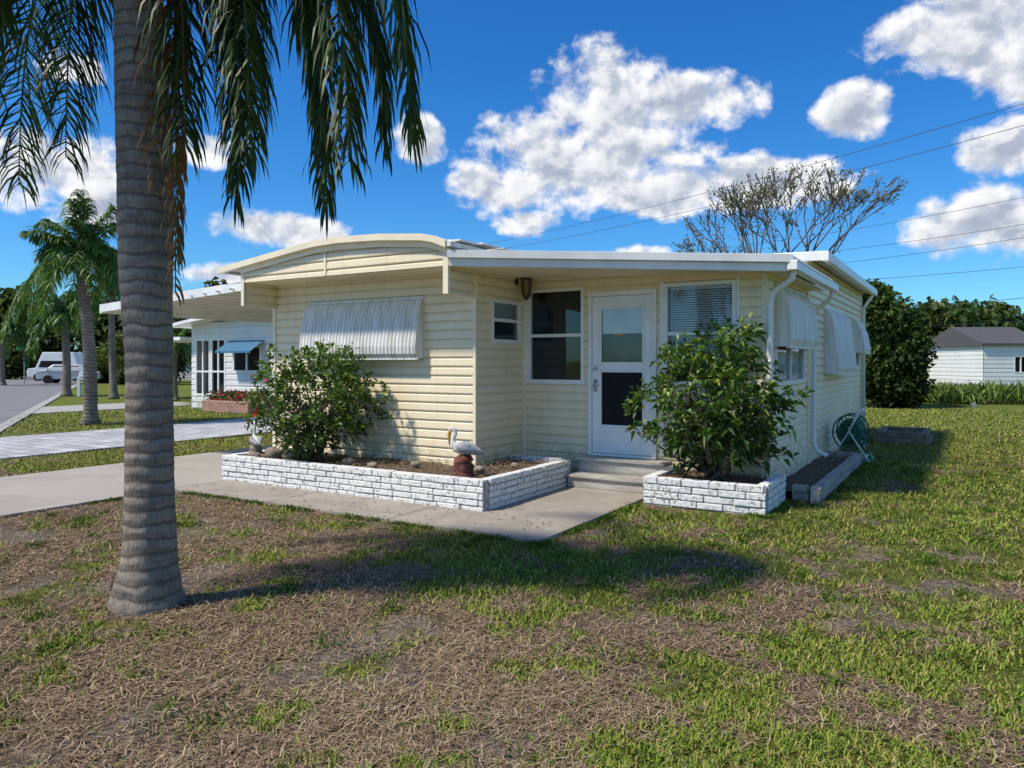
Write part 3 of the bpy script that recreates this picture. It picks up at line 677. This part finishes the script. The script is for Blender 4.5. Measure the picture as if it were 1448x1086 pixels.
# ------------------------------------------------------------------ hose reel
hr=empty('hose_reel',H(2.72,6.7,0)); T=lambda a,b,z:H(2.72+a,6.9+b*1.15,z*1.15)
m=MB()
for bb in (-.24,.24):
    m.tube([T(-.26,bb,0),T(0,bb,.42),T(.30,bb,.0)],.022,8); m.tube([T(-.2,bb,.06),T(.24,bb,.06)],.016,6)
    m.tube([T(0,bb,.42),T(.16,bb,.72)],.018,8)
m.tube([T(.16,-.24,.72),T(.16,.24,.72)],.018,8); m.tube([T(.24,-.24,.06),T(.24,.24,.06)],.016,6)
m.obj('frame',M_whitedirty,hr,smooth=True)
m=MB()
def ringt(bc,r_,t_): m.tube([T(r_*math.cos(t),bc,.40+r_*math.sin(t)) for t in np.linspace(0,2*math.pi,25)],t_,6)
for bc in (-.19,.19):
    ringt(bc,.25,.014); ringt(bc,.09,.014)
    for t in np.linspace(0,2*math.pi,7)[:-1]: m.tube([T(.02*math.cos(t),bc,.40+.02*math.sin(t)),T(.25*math.cos(t),bc,.40+.25*math.sin(t))],.011,5)
m.tube([T(0,-.22,.40),T(0,.22,.40)],.06,10); m.tube([T(0,-.3,.40),T(0,-.3,.30),T(0,-.36,.30)],.014,6)
for k in range(8):
    for rr in (.10,.135,.165+.01*(k%2)):
        m.tube([T(rr*math.cos(t),-.155+k*.044+.006*math.sin(3*t+k),.40+rr*math.sin(t)) for t in np.linspace(0,2*math.pi,17)],.018,6)
m.tube([T(.16,0,.40),T(.26,-.05,.15),T(.33,-.15,.03),T(.2,-.5,.02),T(-.05,-.75,.02),T(-.15,-.5,.02)],.016,6)
m.obj('reel',M_green,hr,smooth=True)
tb=MB(); 
for k,z in enumerate((0,.12)):
    w=.05*k
    tb.box(2.75+w,3.75-w,9.9+w,10.02+w,z,z+.115); tb.box(2.75+w,3.75-w,11.3-w,11.42-w,z,z+.115); tb.box(2.75+w,2.87+w,10.03+w,11.29-w,z,z+.115); tb.box(3.63-w,3.75-w,10.03+w,11.29-w,z,z+.115)
tb.box(2.88,3.62,10.05,11.28,0,.15)
tb.obj('timber_bed',M_wood,bevel=.008)
# ------------------------------------------------------------------ palms
def bez(p0,p1,p2,p3,n):
    t=np.linspace(0,1,n)[:,None]; return (1-t)**3*p0+3*(1-t)**2*t*p1+3*(1-t)*t*t*p2+t**3*p3
def frond_geo(pts,nl,ll,lw,c0,c1,r_,sag=.9,start=.12):
    n=len(pts); t=np.linspace(start,1,nl); f=t*(n-1); i=np.clip(f.astype(int),0,n-2); fr=(f-i)[:,None]
    P=pts[i]*(1-fr)+pts[i+1]*fr; tan=nrm(pts[i+1]-pts[i]); side=nrm(np.cross(tan,np.array([0,0,1.])+1e-3)); 
    hd=pts[-1]-pts[0]; hd=np.array([hd[0],hd[1],0]); hd=hd/max(np.linalg.norm(hd),1e-6); s0=np.array([hd[1],-hd[0],0])
    side=nrm(side*.3+s0*.7)
    vs=[];cs=[]
    for sg in (-1,1):
        prof=(np.sin(np.pi*np.clip(.10+.86*(t-start)/(1-start),0,1))**.45)[:,None]
        L=ll*prof*r_.uniform(.8,1.1,(nl,1))
        out=nrm(side*sg*r_.uniform(.5,1.1,(nl,1))+tan*r_.uniform(.45,.9,(nl,1))+r_.normal(0,.16,(nl,3))+[0,0,.12])
        dn=np.array([0,0,-1.])
        a=P; b=a+nrm(out+dn*sag*.25)*L*.36; c=b+nrm(out*.75+dn*sag*.9)*L*.34; d=c+nrm(out*.4+dn*sag*1.5)*L*.30
        w=nrm(np.cross(out,np.array([0,0,1.])+r_.normal(0,.5,(nl,3))))*lw
        vs.append(np.stack([a-w*.35,a+w*.35,b-w*.5,b+w*.5,c-w*.4,c+w*.4,d],1))
        u=r_.random((nl,1)); C=c0*(1-u)+c1*u; C=C*r_.uniform(.7,1.2); cs.append(np.repeat(C[:,None,:],7,1))
    Vv=np.concatenate(vs).reshape(-1,3); Cc=np.concatenate(cs).reshape(-1,3); k=np.arange(2*nl)[:,None]*7
    Tt=np.concatenate([k+np.array([x]) for x in ([0,1,3],[0,3,2],[2,3,5],[2,5,4],[4,5,6])],0)
    return Vv,Tt,Cc
def merge(gs):
    vs=[];ts=[];cs=[];o=0
    for v,t,c in gs: vs.append(v);ts.append(t+o);cs.append(c);o+=len(v)
    return np.concatenate(vs),np.concatenate(ts),np.concatenate(cs)
G0=np.array([.016,.043,.009]); G1=np.array([.065,.11,.02]); D0=np.array([.15,.07,.02]); D1=np.array([.34,.17,.05])
pal=empty('palm_tree',(-2.416,4.94,0)); m=MB()
zs=np.array([-.05,.0,.05,.12,.22,.40,.8,1.3,1.6,1.9,2.2,2.6,3.1,3.6,4.0,4.4,4.8]); xr=[-2.415,-2.415,-2.415,-2.413,-2.41,-2.40,-2.398,-2.398,-2.40,-2.41,-2.42,-2.425,-2.44,-2.455,-2.47,-2.48,-2.49]; rr=[.245,.235,.222,.205,.185,.163,.150,.145,.146,.152,.164,.174,.170,.160,.148,.14,.13]
zf=np.arange(-.05,4.85,.022); pts=[];rad=[]
ringphase=np.cumsum(rng.uniform(.5,1.5,len(zf)))*.20
for i,z in enumerate(zf):
    x=np.interp(z,zs,xr); rd=np.interp(z,zs,rr)*(1+.008*np.sin(ringphase[i]*2*np.pi*.55)+.006*rng.normal()); pts.append((x,4.94,z)); rad.append(rd)
m.tube(pts,rad,28)
for i,(x,y,z) in enumerate(m.v):
    cx=np.interp(z,zs,xr); an=math.atan2(y-4.94,x-cx); k=1+.018*math.sin(3*an+z*2.1)+.012*math.sin(7*an-z*5)+ (.06*math.sin(9*an+1)*max(0,1-z/.18) if z<.18 else 0)
    m.v[i]=(cx+(x-cx)*k,4.94+(y-4.94)*k,z)
m.obj('trunk',M_trunk,pal,smooth=True)
C0=np.array([-2.49,4.94,4.85]); r_=np.random.default_rng(5); gs=[]; rach=MB()
def mainfrond(tip,nl,ll,dead=False,up=.55,k1=.35,k2=.98,sag=1.0,lw=.022):
    tip=np.array(tip); h=tip-C0; h[2]=0
    p1=C0+h*k1+[0,0,up]; p2=C0+h*k2+[0,0,up*.45]
    pts=bez(C0,p1,p2,tip,30); rach.tube([tuple(p) for p in pts],list(np.linspace(.022,.004,30)),6)
    gs.append(frond_geo(pts,nl,ll,lw,D0 if dead else G0,D1 if dead else G1,r_,sag,.15))
for tip in ((-.62,4.62,3.00),(-.95,4.35,2.78),(-1.18,4.75,2.62),(-1.58,4.5,2.90),(-1.85,5.0,2.72),(-2.02,4.6,2.95),(-1.35,5.3,3.0),(-.84,4.95,3.05),(-1.72,4.72,2.80)):
    mainfrond(tip,225,.64,up=.6,lw=.019)
for tip in ((-3.45,4.75,3.05),(-3.75,5.1,2.80),(-4.1,4.7,2.9),(-3.35,5.6,3.15),(-3.9,5.9,3.0),(-3.2,4.3,3.35),(-3.6,4.5,3.15)):
    mainfrond(tip,225,.64,up=.6,lw=.019)
mainfrond((-2.3,6.7,3.9),90,.55,up=.9)
mainfrond((-2.13,4.72,2.05),150,.34,dead=True,up=.25,k1=.8,k2=1.1,sag=1.8); mainfrond((-2.18,4.86,2.3),120,.34,dead=True,up=.2,k1=.9,k2=1.1,sag=1.8)
mainfrond((-2.20,4.60,2.75),70,.4,dead=True,up=.2,k1=.8,k2=1.1,sag=1.6)
rach.obj('frond_stems',mat('frond_stem',(.12,.13,.05),.6,.2,5),pal,smooth=True)
v,t,c=merge(gs); fastmesh('fronds',v,t,c,M_frond,pal)
def palm(name,base,top,rb,rt,nf,fl,seed,ll=.5,nl=46,lw=.03,bright=1.0):
    q=np.random.default_rng(seed); e=empty(name,base); m=MB(); base=np.array(base,float); top=np.array(top,float)
    bow=np.array([q.uniform(-.15,.15),0,0]); n=40; ts=np.linspace(0,1,n)
    m.tube([tuple(base+(top-base)*t_+bow*math.sin(math.pi*t_)) for t_ in ts],[ (rb+(rt-rb)*t_+.45*rb*max(0,1-t_/.08))*(1+.03*math.sin(i*2.2)) for i,t_ in enumerate(ts)],12)
    m.obj('trunk',M_trunk,e,smooth=True); gs=[]; rc=MB()
    for k in range(nf):
        az=q.uniform(0,6.28); lev=k/nf; reach=fl*q.uniform(.6,.95)*(1-.45*lev); zt=-fl*.80+fl*1.75*lev+q.uniform(-.2,.2); upv=.3+fl*.55*lev
        h=np.array([math.cos(az)*reach,math.sin(az)*reach,0]); tip=top+h+[0,0,zt]
        p=bez(top,top+h*.35+[0,0,upv+.2],top+h*.9+[0,0,upv*.7+zt*.25],tip,16)
        rc.tube([tuple(x) for x in p],list(np.linspace(.025,.006,16)),4)
        gs.append(frond_geo(p,nl,ll,lw,G0*1.6*bright,G1*1.5*bright,q,.7,.12))
    rc.obj('frond_stems',bpy.data.materials['frond_stem'],e); v,t,c=merge(gs); fastmesh('fronds',v,t,c,M_frond,e)
palm('palm_tree',(-10.96,19.4,0),(-11.2,19.4,3.95),.17,.13,38,2.0,21,.52,64,.036,1.6)
palm('palm_tree',(-17.6,33,0),(-17.7,33,4.6),.16,.12,22,2.2,22,.6,40,.06,1.5)
palm('palm_tree',(-21.5,36,0),(-21.6,36,3.6),.2,.15,22,2.0,23,.6,40,.06,1.5)
palm('palm_tree',(-14.2,31.5,0),(-14.2,31.5,2.2),.12,.1,16,1.3,24,.5,36,.05,1.6)
palm('palm_tree',(-35.5,52,0),(-35.4,52,3.4),.2,.15,20,2.4,25,.7,36,.08,1.3)
palm('palm_tree',(45.5,75,0),(45.5,75,6.2),.25,.2,18,2.4,26,.7,36,.10)
palm('palm_tree',(52,78,0),(52,78,5.4),.25,.2,16,2.2,27,.7,36,.10)
# ------------------------------------------------------------------ trees
def foliage(name,clumps,per,ls,c0,c1,par=None,seed=1):
    q=np.random.default_rng(seed); Ps=[];Cs=[]
    for (cx,cy,cz,rx,ry,rz_) in clumps:
        d=nrm(q.normal(0,1,(per,3))); rr=q.uniform(.3,1,(per,1))**.5
        lump=fbm(d[:,0]*2+cx,d[:,1]*2+d[:,2]*2,1.5,3,seed)[:,None]
        p=np.array([cx,cy,cz])+d*rr*np.array([rx,ry,rz_])*(.6+.75*lump); Ps.append(p)
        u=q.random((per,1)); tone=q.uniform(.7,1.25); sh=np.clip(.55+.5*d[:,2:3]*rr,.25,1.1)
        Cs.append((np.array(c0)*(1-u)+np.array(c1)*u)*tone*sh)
    P=np.concatenate(Ps); C=np.concatenate(Cs); k=P[:,2]>.02; P=P[k];C=C[k]; n=len(P)
    return leafmesh(name,P,q.normal(0,1,(n,3)),q.normal(0,.6,(n,3))+[0,0,1],ls*q.uniform(.6,1.4,n),ls*.6,C,M_leafm,par,.2)
q=np.random.default_rng(77)
def line(x0,y0,x1,y1,n,h0,h1,w):
    o=[]
    for i in range(n):
        t=(i+q.random()*.8)/n; h=q.uniform(h0,h1); cx=x0+(x1-x0)*t; cy=y0+(y1-y0)*t+q.uniform(-3,3)
        o.append((cx,cy,h*.52,w*q.uniform(.8,1.3),w,h*.55))
        o.append((cx+q.uniform(-w,w)*.6,cy,h*.8,w*.5,w*.5,h*.28)); o.append((cx+q.uniform(-w,w),cy-1,h*.25,w*.7,w*.7,h*.3))
    return o
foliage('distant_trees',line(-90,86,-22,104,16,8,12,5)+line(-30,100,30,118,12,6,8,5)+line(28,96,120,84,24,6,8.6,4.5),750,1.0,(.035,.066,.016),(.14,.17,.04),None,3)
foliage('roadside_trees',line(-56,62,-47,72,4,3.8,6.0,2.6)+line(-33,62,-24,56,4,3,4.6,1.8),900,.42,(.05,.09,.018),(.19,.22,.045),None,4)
e=empty('shrub_tree',(13.7,27.2,0)); m=MB(); m.tube([(13.7,27.2,0),(13.75,27.1,1.5),(13.6,27.2,3)],[.16,.12,.05],8); m.tube([(13.7,27.2,.6),(14.3,27.1,2.4)],[.1,.04],8); m.obj('trunk',M_bark2,e,smooth=True)
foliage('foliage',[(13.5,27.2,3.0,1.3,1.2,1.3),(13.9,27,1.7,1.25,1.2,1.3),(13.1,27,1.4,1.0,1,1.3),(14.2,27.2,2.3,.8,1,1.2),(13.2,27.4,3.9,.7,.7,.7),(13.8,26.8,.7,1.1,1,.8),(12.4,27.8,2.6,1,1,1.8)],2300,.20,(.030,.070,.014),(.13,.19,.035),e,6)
def bare(name,base,h,spread,seed):
    q=random.Random(seed); e=empty(name,base); m=MB(); tips=[]
    def br(p,d,L,r0,lv):
        n=4; pts=[p]; rd=[r0]; cur=Vector(p); dd=Vector(d)
        for i in range(n):
            dd=(dd+Vector((q.gauss(0,.11),q.gauss(0,.11),q.gauss(.04,.07)))).normalized(); cur=cur+dd*L/n; pts.append(tuple(cur)); rd.append(max(.016,r0*(1-.34*(i+1)/n)))
        m.tube(pts,rd,6 if lv<3 else 4)
        if lv>=3: tips.append(tuple(cur)); tips.append(pts[2])
        if lv>=6: return
        k=q.choice((2,3)) if lv>0 else 6
        for i in range(k):
            az=q.uniform(0,6.28) if lv else i*1.047+q.uniform(-.3,.3); tilt=(q.uniform(.28,.62) if lv else q.uniform(.35,.8))*spread; nd=(dd+Vector((math.cos(az)*tilt,math.sin(az)*tilt,q.uniform(-.08,.18)))).normalized()
            br(tuple(cur),nd,L*q.uniform(.66,.82),max(.018,rd[-1]*.76),lv+1)
    br(base,(0,0,1),h*.31,.26,0); m.obj('branches',M_bark2,e,smooth=True); return e,tips
e,tips=bare('bare_tree',(12.1,30,0),8.9,.92,12)
tp=np.array(tips); kk=np.random.default_rng(3); tp=tp[kk.random(len(tp))<.28]; P=np.repeat(tp,3,axis=0)+kk.normal(0,.12,(len(tp)*3,3)); n=len(P); u=kk.random((n,1))
leafmesh('leaves',P,kk.normal(0,1,(n,3)),kk.normal(0,1,(n,3)),.14,.07,np.array([.08,.11,.02])*(1-u)+np.array([.2,.22,.06])*u,M_leafm,e)
n=9000; kk=np.random.default_rng(9); X=kk.uniform(16.5,25,n); Y=30+kk.normal(0,.8,n)+(X-16)*.12; az=kk.uniform(0,6.28,n); el=kk.uniform(R(50),R(88),n)
D=np.stack([np.cos(el)*np.cos(az),np.cos(el)*np.sin(az),np.sin(el)],-1); u=kk.random((n,1)); hh=.35+1.0*fbm(X,Y,.8,2,3)
leafmesh('tall_grass_clump',np.stack([X,Y,np.zeros(n)],-1),D,kk.normal(0,1,(n,3)),hh*kk.uniform(.6,1.2,n),.06,np.array([.08,.14,.025])*(1-u)+np.array([.26,.33,.09])*u,M_grass,None,.25)
# ------------------------------------------------------------------ neighbouring houses
nh=empty('neighbour_house',H(-16,14,0)); m=MB(); M_nw=siding_mat('white_siding',(.78,.78,.76))
TN=lambda s,o,z:H(s,10-o,z)
siding(m,TN,-19,-12.6,0,3.0,[(-18.75,-18.0,.5,2.4),(-17.9,-17.2,.3,2.4),(-16.75,-15.4,1.35,2.1),(-14.6,-13.2,1.2,2.2)],topf=lambda a:3.12-.02*(a+16)**2,pitch=.2)
siding(m,lambda s,o,z:H(-19-o,s,z),10,20,0,2.8,pitch=.2); siding(m,lambda s,o,z:H(-12.6+o,s,z),10,20,0,2.8,pitch=.2)
m.obj('walls',M_nw,nh)
m=MB(); m.box(-18.95,-12.7,10.6,10.7,0,2.5); m.box(-18.95,-12.7,10.05,10.6,0,.2); m.obj('interior',M_dark,nh)
m=MB(); A2=np.linspace(-19.5,-12.2,14); f=lambda a:3.22-.022*(a+15.9)**2
for k in range(13):
    a0,a1=A2[k],A2[k+1]; m.add([H(a0,9.4,f(a0)),H(a1,9.4,f(a1)),H(a1,20.4,f(a1)),H(a0,20.4,f(a0)),H(a0,9.4,f(a0)-.1),H(a1,9.4,f(a1)-.1),H(a1,20.4,f(a1)-.1),H(a0,20.4,f(a0)-.1)],[(0,1,2,3),(7,6,5,4),(4,5,1,0)])
m.box(-22.5,-19.4,9.8,18,2.4,2.52); m.obj('roof',M_white,nh,recalc=True)
m=MB()
for s in (-18.75,-18.38,-18.02,-17.9,-17.55,-17.2,-16.75,-16.1,-15.42): m.box(s-.03,s+.03,-.02,.03,.3 if s<-17 else 1.35,2.4 if s<-17 else 2.1,TN)
for z in (.5,1.3,2.4): m.box(-18.75,-17.2,-.02,.032,z-.03,z+.03,TN)
m.box(-22.3,-22.22,9.9,9.98,0,2.4); m.box(-20.9,-20.82,9.9,9.98,0,2.4)
m.obj('frames',M_frame,nh)
m=MB(); m.add([TN(-16.95,.04,2.35),TN(-15.2,.04,2.35),TN(-15.2,.6,1.98),TN(-16.95,.6,1.98),TN(-16.95,.6,1.92),TN(-15.2,.6,1.92)],[(0,1,2,3),(3,2,5,4)])
m.obj('blue_awning',M_blue,nh); 
m=MB(); m.box(-17.1,-14.8,9.0,9.9,0,.38); m.obj('flower_box',M_brickred,nh,bevel=.02)
kk=np.random.default_rng(4); n=900; a=kk.uniform(-17,-14.9,n); b_=kk.uniform(9.05,9.85,n); P=np.stack([O[0]+a*V[0]+b_*U[0],O[1]+a*V[1]+b_*U[1],.38+kk.uniform(0,.28,n)],-1); red=kk.random((n,1))<.25
leafmesh('flowers',P,kk.normal(0,1,(n,3)),kk.normal(0,1,(n,3)),.12,.07,np.where(red,np.array([.5,.03,.06]),np.array([.05,.10,.02])),M_leafm,nh)
def simplehouse(name,x0,x1,y0,y1,h,roofm,over=.4,pitch=.0,wins=()):
    e=empty(name,((x0+x1)/2,(y0+y1)/2,0)); m=MB(); siding(m,lambda s,o,z:(s,y0-o,z),x0,x1,0,h,[(a,b,c,d) for a,b,c,d in wins],pitch=.25)
    siding(m,lambda s,o,z:(x0-o,s,z),y0,y1,0,h,pitch=.25); siding(m,lambda s,o,z:(x1+o,s,z),y0,y1,0,h,pitch=.25); m.obj('walls',M_nw,e)
    m=MB(); m.quad((x0+.1,y0+.4,0),(x1-.1,y0+.4,0),(x1-.1,y0+.4,h),(x0+.1,y0+.4,h)); m.obj('interior',M_dark,e)
    m=MB(); ym=(y0+y1)/2; hp=h+pitch
    m.add([(x0-over,y0-over,h),(x1+over,y0-over,h),(x1+over,ym,hp),(x0-over,ym,hp),(x1+over,y1+over,h),(x0-over,y1+over,h),(x0-over,y0-over,h-.15),(x1+over,y0-over,h-.15),(x1+over,y1+over,h-.15),(x0-over,y1+over,h-.15)],
          [(0,1,2,3),(3,2,4,5),(6,7,1,0),(7,8,4,2,1),(9,6,0,3,5),(6,9,8,7)]); m.obj('roof',roofm,e,recalc=True)
    m=MB()
    for a,b,c,d in wins:
        m.box(a,b,y0-.03,y0+.04,d-.06,d,W); m.box(a,b,y0-.03,y0+.04,c,c+.06,W); m.box(a,a+.06,y0-.03,y0+.04,c+.06,d-.06,W); m.box(b-.06,b,y0-.03,y0+.04,c+.06,d-.06,W); m.box((a+b)/2-.03,(a+b)/2+.03,y0-.03,y0+.04,c+.06,d-.06,W)
    if wins: m.obj('window_frames',M_frame,e)
simplehouse('white_shed',27.8,31.4,44,50,2.75,M_shingle,.2,1.1,[(29.6,30.4,1.0,2.0)])
simplehouse('white_house',23.6,27.0,50,58,2.5,M_white,.4,.2,[(24.6,25.4,.3,2.1),(26,26.6,1.1,1.9)])
simplehouse('white_house',34.0,48,48,56,2.6,M_white,.5,.3,[(35,36.5,.9,2.0),(40,42,.9,2.0)])
simplehouse('white_house',-32,-24,66,74,2.7,M_white,.5,.3,[(-31,-29.5,.9,2.0),(-27,-25.5,.9,2.0)])
simplehouse('white_house',-70,-58,70,78,2.7,M_white,.5,.3,[(-66,-64,.9,2.0)])
# ------------------------------------------------------------------ street furniture
e=empty('street_sign',(-36.6,56,0)); m=MB(); m.tube([(-36.6,56,0),(-36.6,56,2.75)],.04,8); m.obj('pole',M_steel,e); m=MB(); m.box(-37.2,-36.0,55.98,56.02,2.55,2.8,W); m.box(-36.62,-36.58,55.5,56.5,2.82,3.05,W); m.obj('sign_blades',mat('sign_green',(.01,.22,.12),.5,.05,3),e)
e=empty('mailbox',(-20.6,35.5,0)); m=MB(); m.box(-20.66,-20.54,35.44,35.56,0,.95,W); m.box(-20.66,-20.0,35.45,35.55,.80,.88,W); m.obj('post',M_pole,e); m=MB()
ys=[(math.cos(t)*.1,.11*math.sin(t)) for t in np.linspace(0,math.pi,9)]
vs=[(-20.35+dx_,35.2,1.0+.1+dz) for dx_,dz in ys]+[(-20.45,35.2,.95),(-20.25,35.2,.95)]; n=len(vs); vs2=[(x,y+.5,z) for x,y,z in vs]
order=list(range(9))+[9,10]; m.add(vs+vs2,[tuple(order),tuple(i+n for i in order)]+[(order[i],order[(i+1)%n],order[(i+1)%n]+n,order[i]+n) for i in range(n)])
m.obj('box',M_white,e,recalc=True)
def car(name,x,y,az,col,s=1.0,van=False):
    e=empty(name,(x,y,0)); ca,sa=math.cos(az),math.sin(az); T=lambda l,w,z:(x+s*(l*ca-w*sa),y+s*(l*sa+w*ca),s*z)
    top=2.3 if van else 1.48
    pr=[(-2.2,.35),(-2.25,.8),(-2.15,1.0),(-1.6,1.05),(-1.1,top),(.7 if not van else 1.2,top),(1.35 if not van else 1.6,1.05),(2.15,.88),(2.25,.6),(2.2,.35)]
    m=MB(); n=len(pr); vs=[T(l,w*(.9 if z<1.06 else .74 if not van else .86),z) for w in (-1,1) for l,z in pr]
    m.add(vs,[tuple(range(n)),tuple(range(2*n-1,n-1,-1))]+[(i,(i+1)%n,(i+1)%n+n,i+n) for i in range(n)]); m.obj('body',col,e,bevel=.05)
    m=MB()
    for w in (-1,1):
        yy=.83 if not van else .885
        m.add([T(-1.35,w*yy*1.03,1.1),T(-1.0,w*yy*.96,top-.12),T(.65,w*yy*.96,top-.12),T(1.1,w*yy*1.03,1.1)],[(0,1,2,3)])
    m.obj('windows',M_screen,e); m=MB()
    for l in (-1.4,1.4):
        for w in (-1,1): m.tube([T(l,w*.72,.33),T(l,w*.92,.33)],.33*s,16)
    m.obj('wheels',M_rubber,e)
car('parked_van',-39.8,66,R(8),M_white,1.1,True); car('parked_car',-34.2,58,R(14),mat('silver_paint',(.55,.56,.57),.3,.02,2),1.0)
e=empty('power_lines',(14,20,9)); m=MB()
def wire(p,q_,sag,r_=.009):
    p=np.array(p,float);q_=np.array(q_,float); pts=[]
    for t in np.linspace(0,1,28): c=p+(q_-p)*t; c[2]-=sag*4*t*(1-t); pts.append(tuple(c))
    m.tube(pts,r_,4)
wire((16.2,18,9.0),(-6,50,8.8),.5); wire((16.2,18,8.4),(-6,50,8.5),.6)
wire((30,32,10.5),(10,48,8.6),.5,.011); wire((30,32,9.0),(8,48,7.8),.6,.011); wire((30,32,8.4),(6,46,6.6),.6,.011); wire((34,34,7.2),(8,46,6.2),.5,.011); wire((32,36,5.6),(8,44,4.0),.4,.014); wire((34,36,4.6),(16,36,3.3),.3,.011)
m.obj('cables',M_wire,e)
e=empty('sprinkler_box',(16.4,26.5,0)); m=MB(); m.tube([(16.4,26.5,0),(16.4,26.5,.14),(16.4,26.5,.18)],[.10,.10,.05],10); m.obj('box_body',M_steel,e)
# ------------------------------------------------------------------ sky
w=bpy.data.worlds.new('World'); S.world=w; w.use_nodes=True; nt=w.node_tree; bg=nt.nodes['Background']
sunv=Vector((1.859,.738,-2.8)); el=math.atan2(2.8,math.hypot(1.859,.738)); azs=math.atan2(-1.859,-.738)
sky=nt.nodes.new('ShaderNodeTexSky'); sky.sky_type='NISHITA'; sky.sun_disc=False; sky.sun_elevation=el; sky.sun_rotation=azs%(2*math.pi); sky.air_density=1.0; sky.dust_density=.4; sky.ozone_density=2.5
def wm(op,a,b=None):
    n=nt.nodes.new('ShaderNodeMath'); n.operation=op
    for i,v_ in enumerate((a,b)):
        if v_ is None: continue
        if isinstance(v_,(int,float)): n.inputs[i].default_value=v_
        else: nt.links.new(v_,n.inputs[i])
    return n.outputs[0]
tc=nt.nodes.new('ShaderNodeTexCoord'); sp=nt.nodes.new('ShaderNodeSeparateXYZ'); nt.links.new(tc.outputs['Generated'],sp.inputs[0])
azd=wm('MULTIPLY',wm('ARCTAN2',sp.outputs[0],sp.outputs[1]),57.2958); eld=wm('MULTIPLY',wm('ARCSINE',sp.outputs[2]),57.2958)
cv=nt.nodes.new('ShaderNodeCombineXYZ'); nt.links.new(azd,cv.inputs[0]); nt.links.new(eld,cv.inputs[1])
blobs=[(5.6,15.2,9.4,4.0),(7.0,18.8,5.0,4.6),(13.2,18.6,5.4,2.4),(-.8,13.3,5.0,2.3),(18.5,12.8,7.6,2.1),(12.0,12.6,6.5,2.0),(1.1,10.6,2.6,1.2),(24.4,17.1,3.0,2.2),(32.0,21.0,6.6,3.2),(35.5,18.0,4.4,2.4),(33.0,9.0,4.8,2.9),(34.5,13.4,3.6,2.2),(-31.8,12.4,4.6,2.7),(-29.0,10.2,3.4,1.7),(-6.9,16.4,2.0,2.1),(-17.0,9.6,5.2,1.5),(9.2,8.2,2.6,.8),(-30.6,18.8,2.0,1.0),(-21,6.2,3.2,1.0),(-21.9,14.8,2.8,1.3),
       (-60,18,12,6),(70,16,14,5),(110,25,18,8),(-100,22,18,7),(160,20,20,8),(-150,28,16,7),(-60,45,14,7),(70,50,16,8)]
md=None
for (a0,e0,ra,re) in blobs:
    v1=nt.nodes.new('ShaderNodeVectorMath'); v1.operation='MULTIPLY_ADD'; nt.links.new(cv.outputs[0],v1.inputs[0]); v1.inputs[1].default_value=(1/ra,1/re,0); v1.inputs[2].default_value=(-a0/ra,-e0/re,0)
    v2=nt.nodes.new('ShaderNodeVectorMath'); v2.operation='LENGTH'; nt.links.new(v1.outputs[0],v2.inputs[0])
    md=v2.outputs['Value'] if md is None else wm('MINIMUM',md,v2.outputs['Value'])
field=wm('SUBTRACT',1.0,wm('MULTIPLY',md,md)); field=wm('MAXIMUM',field,-1.6)
def cn(off,detail,scale=.30):
    mp=nt.nodes.new('ShaderNodeMapping'); mp.inputs['Location'].default_value=off; mp.inputs['Scale'].default_value=(1,1.25,1); nt.links.new(cv.outputs[0],mp.inputs['Vector'])
    return noise(nt,scale,detail,.57,mp.outputs[0],.15).outputs[0]
nA=cn((0,0,0),7); nB=cn((-.5,1.0,0),4)
def dn(n_): return wm('ADD',wm('MULTIPLY',field,.95),wm('MULTIPLY',wm('SUBTRACT',n_,.5),3.2))
d0_=dn(nA); d1_=dn(nB)
alpha=ramp(nt,d0_,-.10,.66)
thick=ramp(nt,d1_,.2,1.5)
K=6.7
ccol=mixc(nt,thick,(K,K,K*1.01),(K*.56,K*.605,K*.70))
relief=ramp(nt,wm('SUBTRACT',nA,nB),-.10,.08); ccol=mixc(nt,relief,mixc(nt,1.0,ccol,(.72,.76,.84),'MULTIPLY'),ccol)
hs=nt.nodes.new('ShaderNodeHueSaturation'); hs.inputs['Saturation'].default_value=1.35; nt.links.new(sky.outputs[0],hs.inputs['Color'])
skyc=mixc(nt,1.0,hs.outputs[0],(.42,.78,1.04),'MULTIPLY')
fin=mixc(nt,alpha,skyc,ccol); nt.links.new(fin,bg.inputs['Color']); bg.inputs['Strength'].default_value=.15
sl=bpy.data.lights.new('sun','SUN'); sl.energy=4.6; sl.angle=R(4.0); sl.color=(1,.92,.79); so=bpy.data.objects.new('sun',sl); so.rotation_euler=sunv.to_track_quat('-Z','Y').to_euler(); so.location=(-20,-4,30); COL.objects.link(so)
# ------------------------------------------------------------------ camera
cd=bpy.data.cameras.new('camera'); cam=bpy.data.objects.new('camera',cd); cd.sensor_width=36; cd.lens=26.23; cd.shift_y=-.0207; cd.clip_end=5000; cd.clip_start=.05
cam.location=(0,0,1.6); cam.rotation_euler=(R(90),0,0); COL.objects.link(cam); S.camera=cam
S.view_settings.view_transform='Standard'; S.view_settings.look='None'; S.view_settings.exposure=0
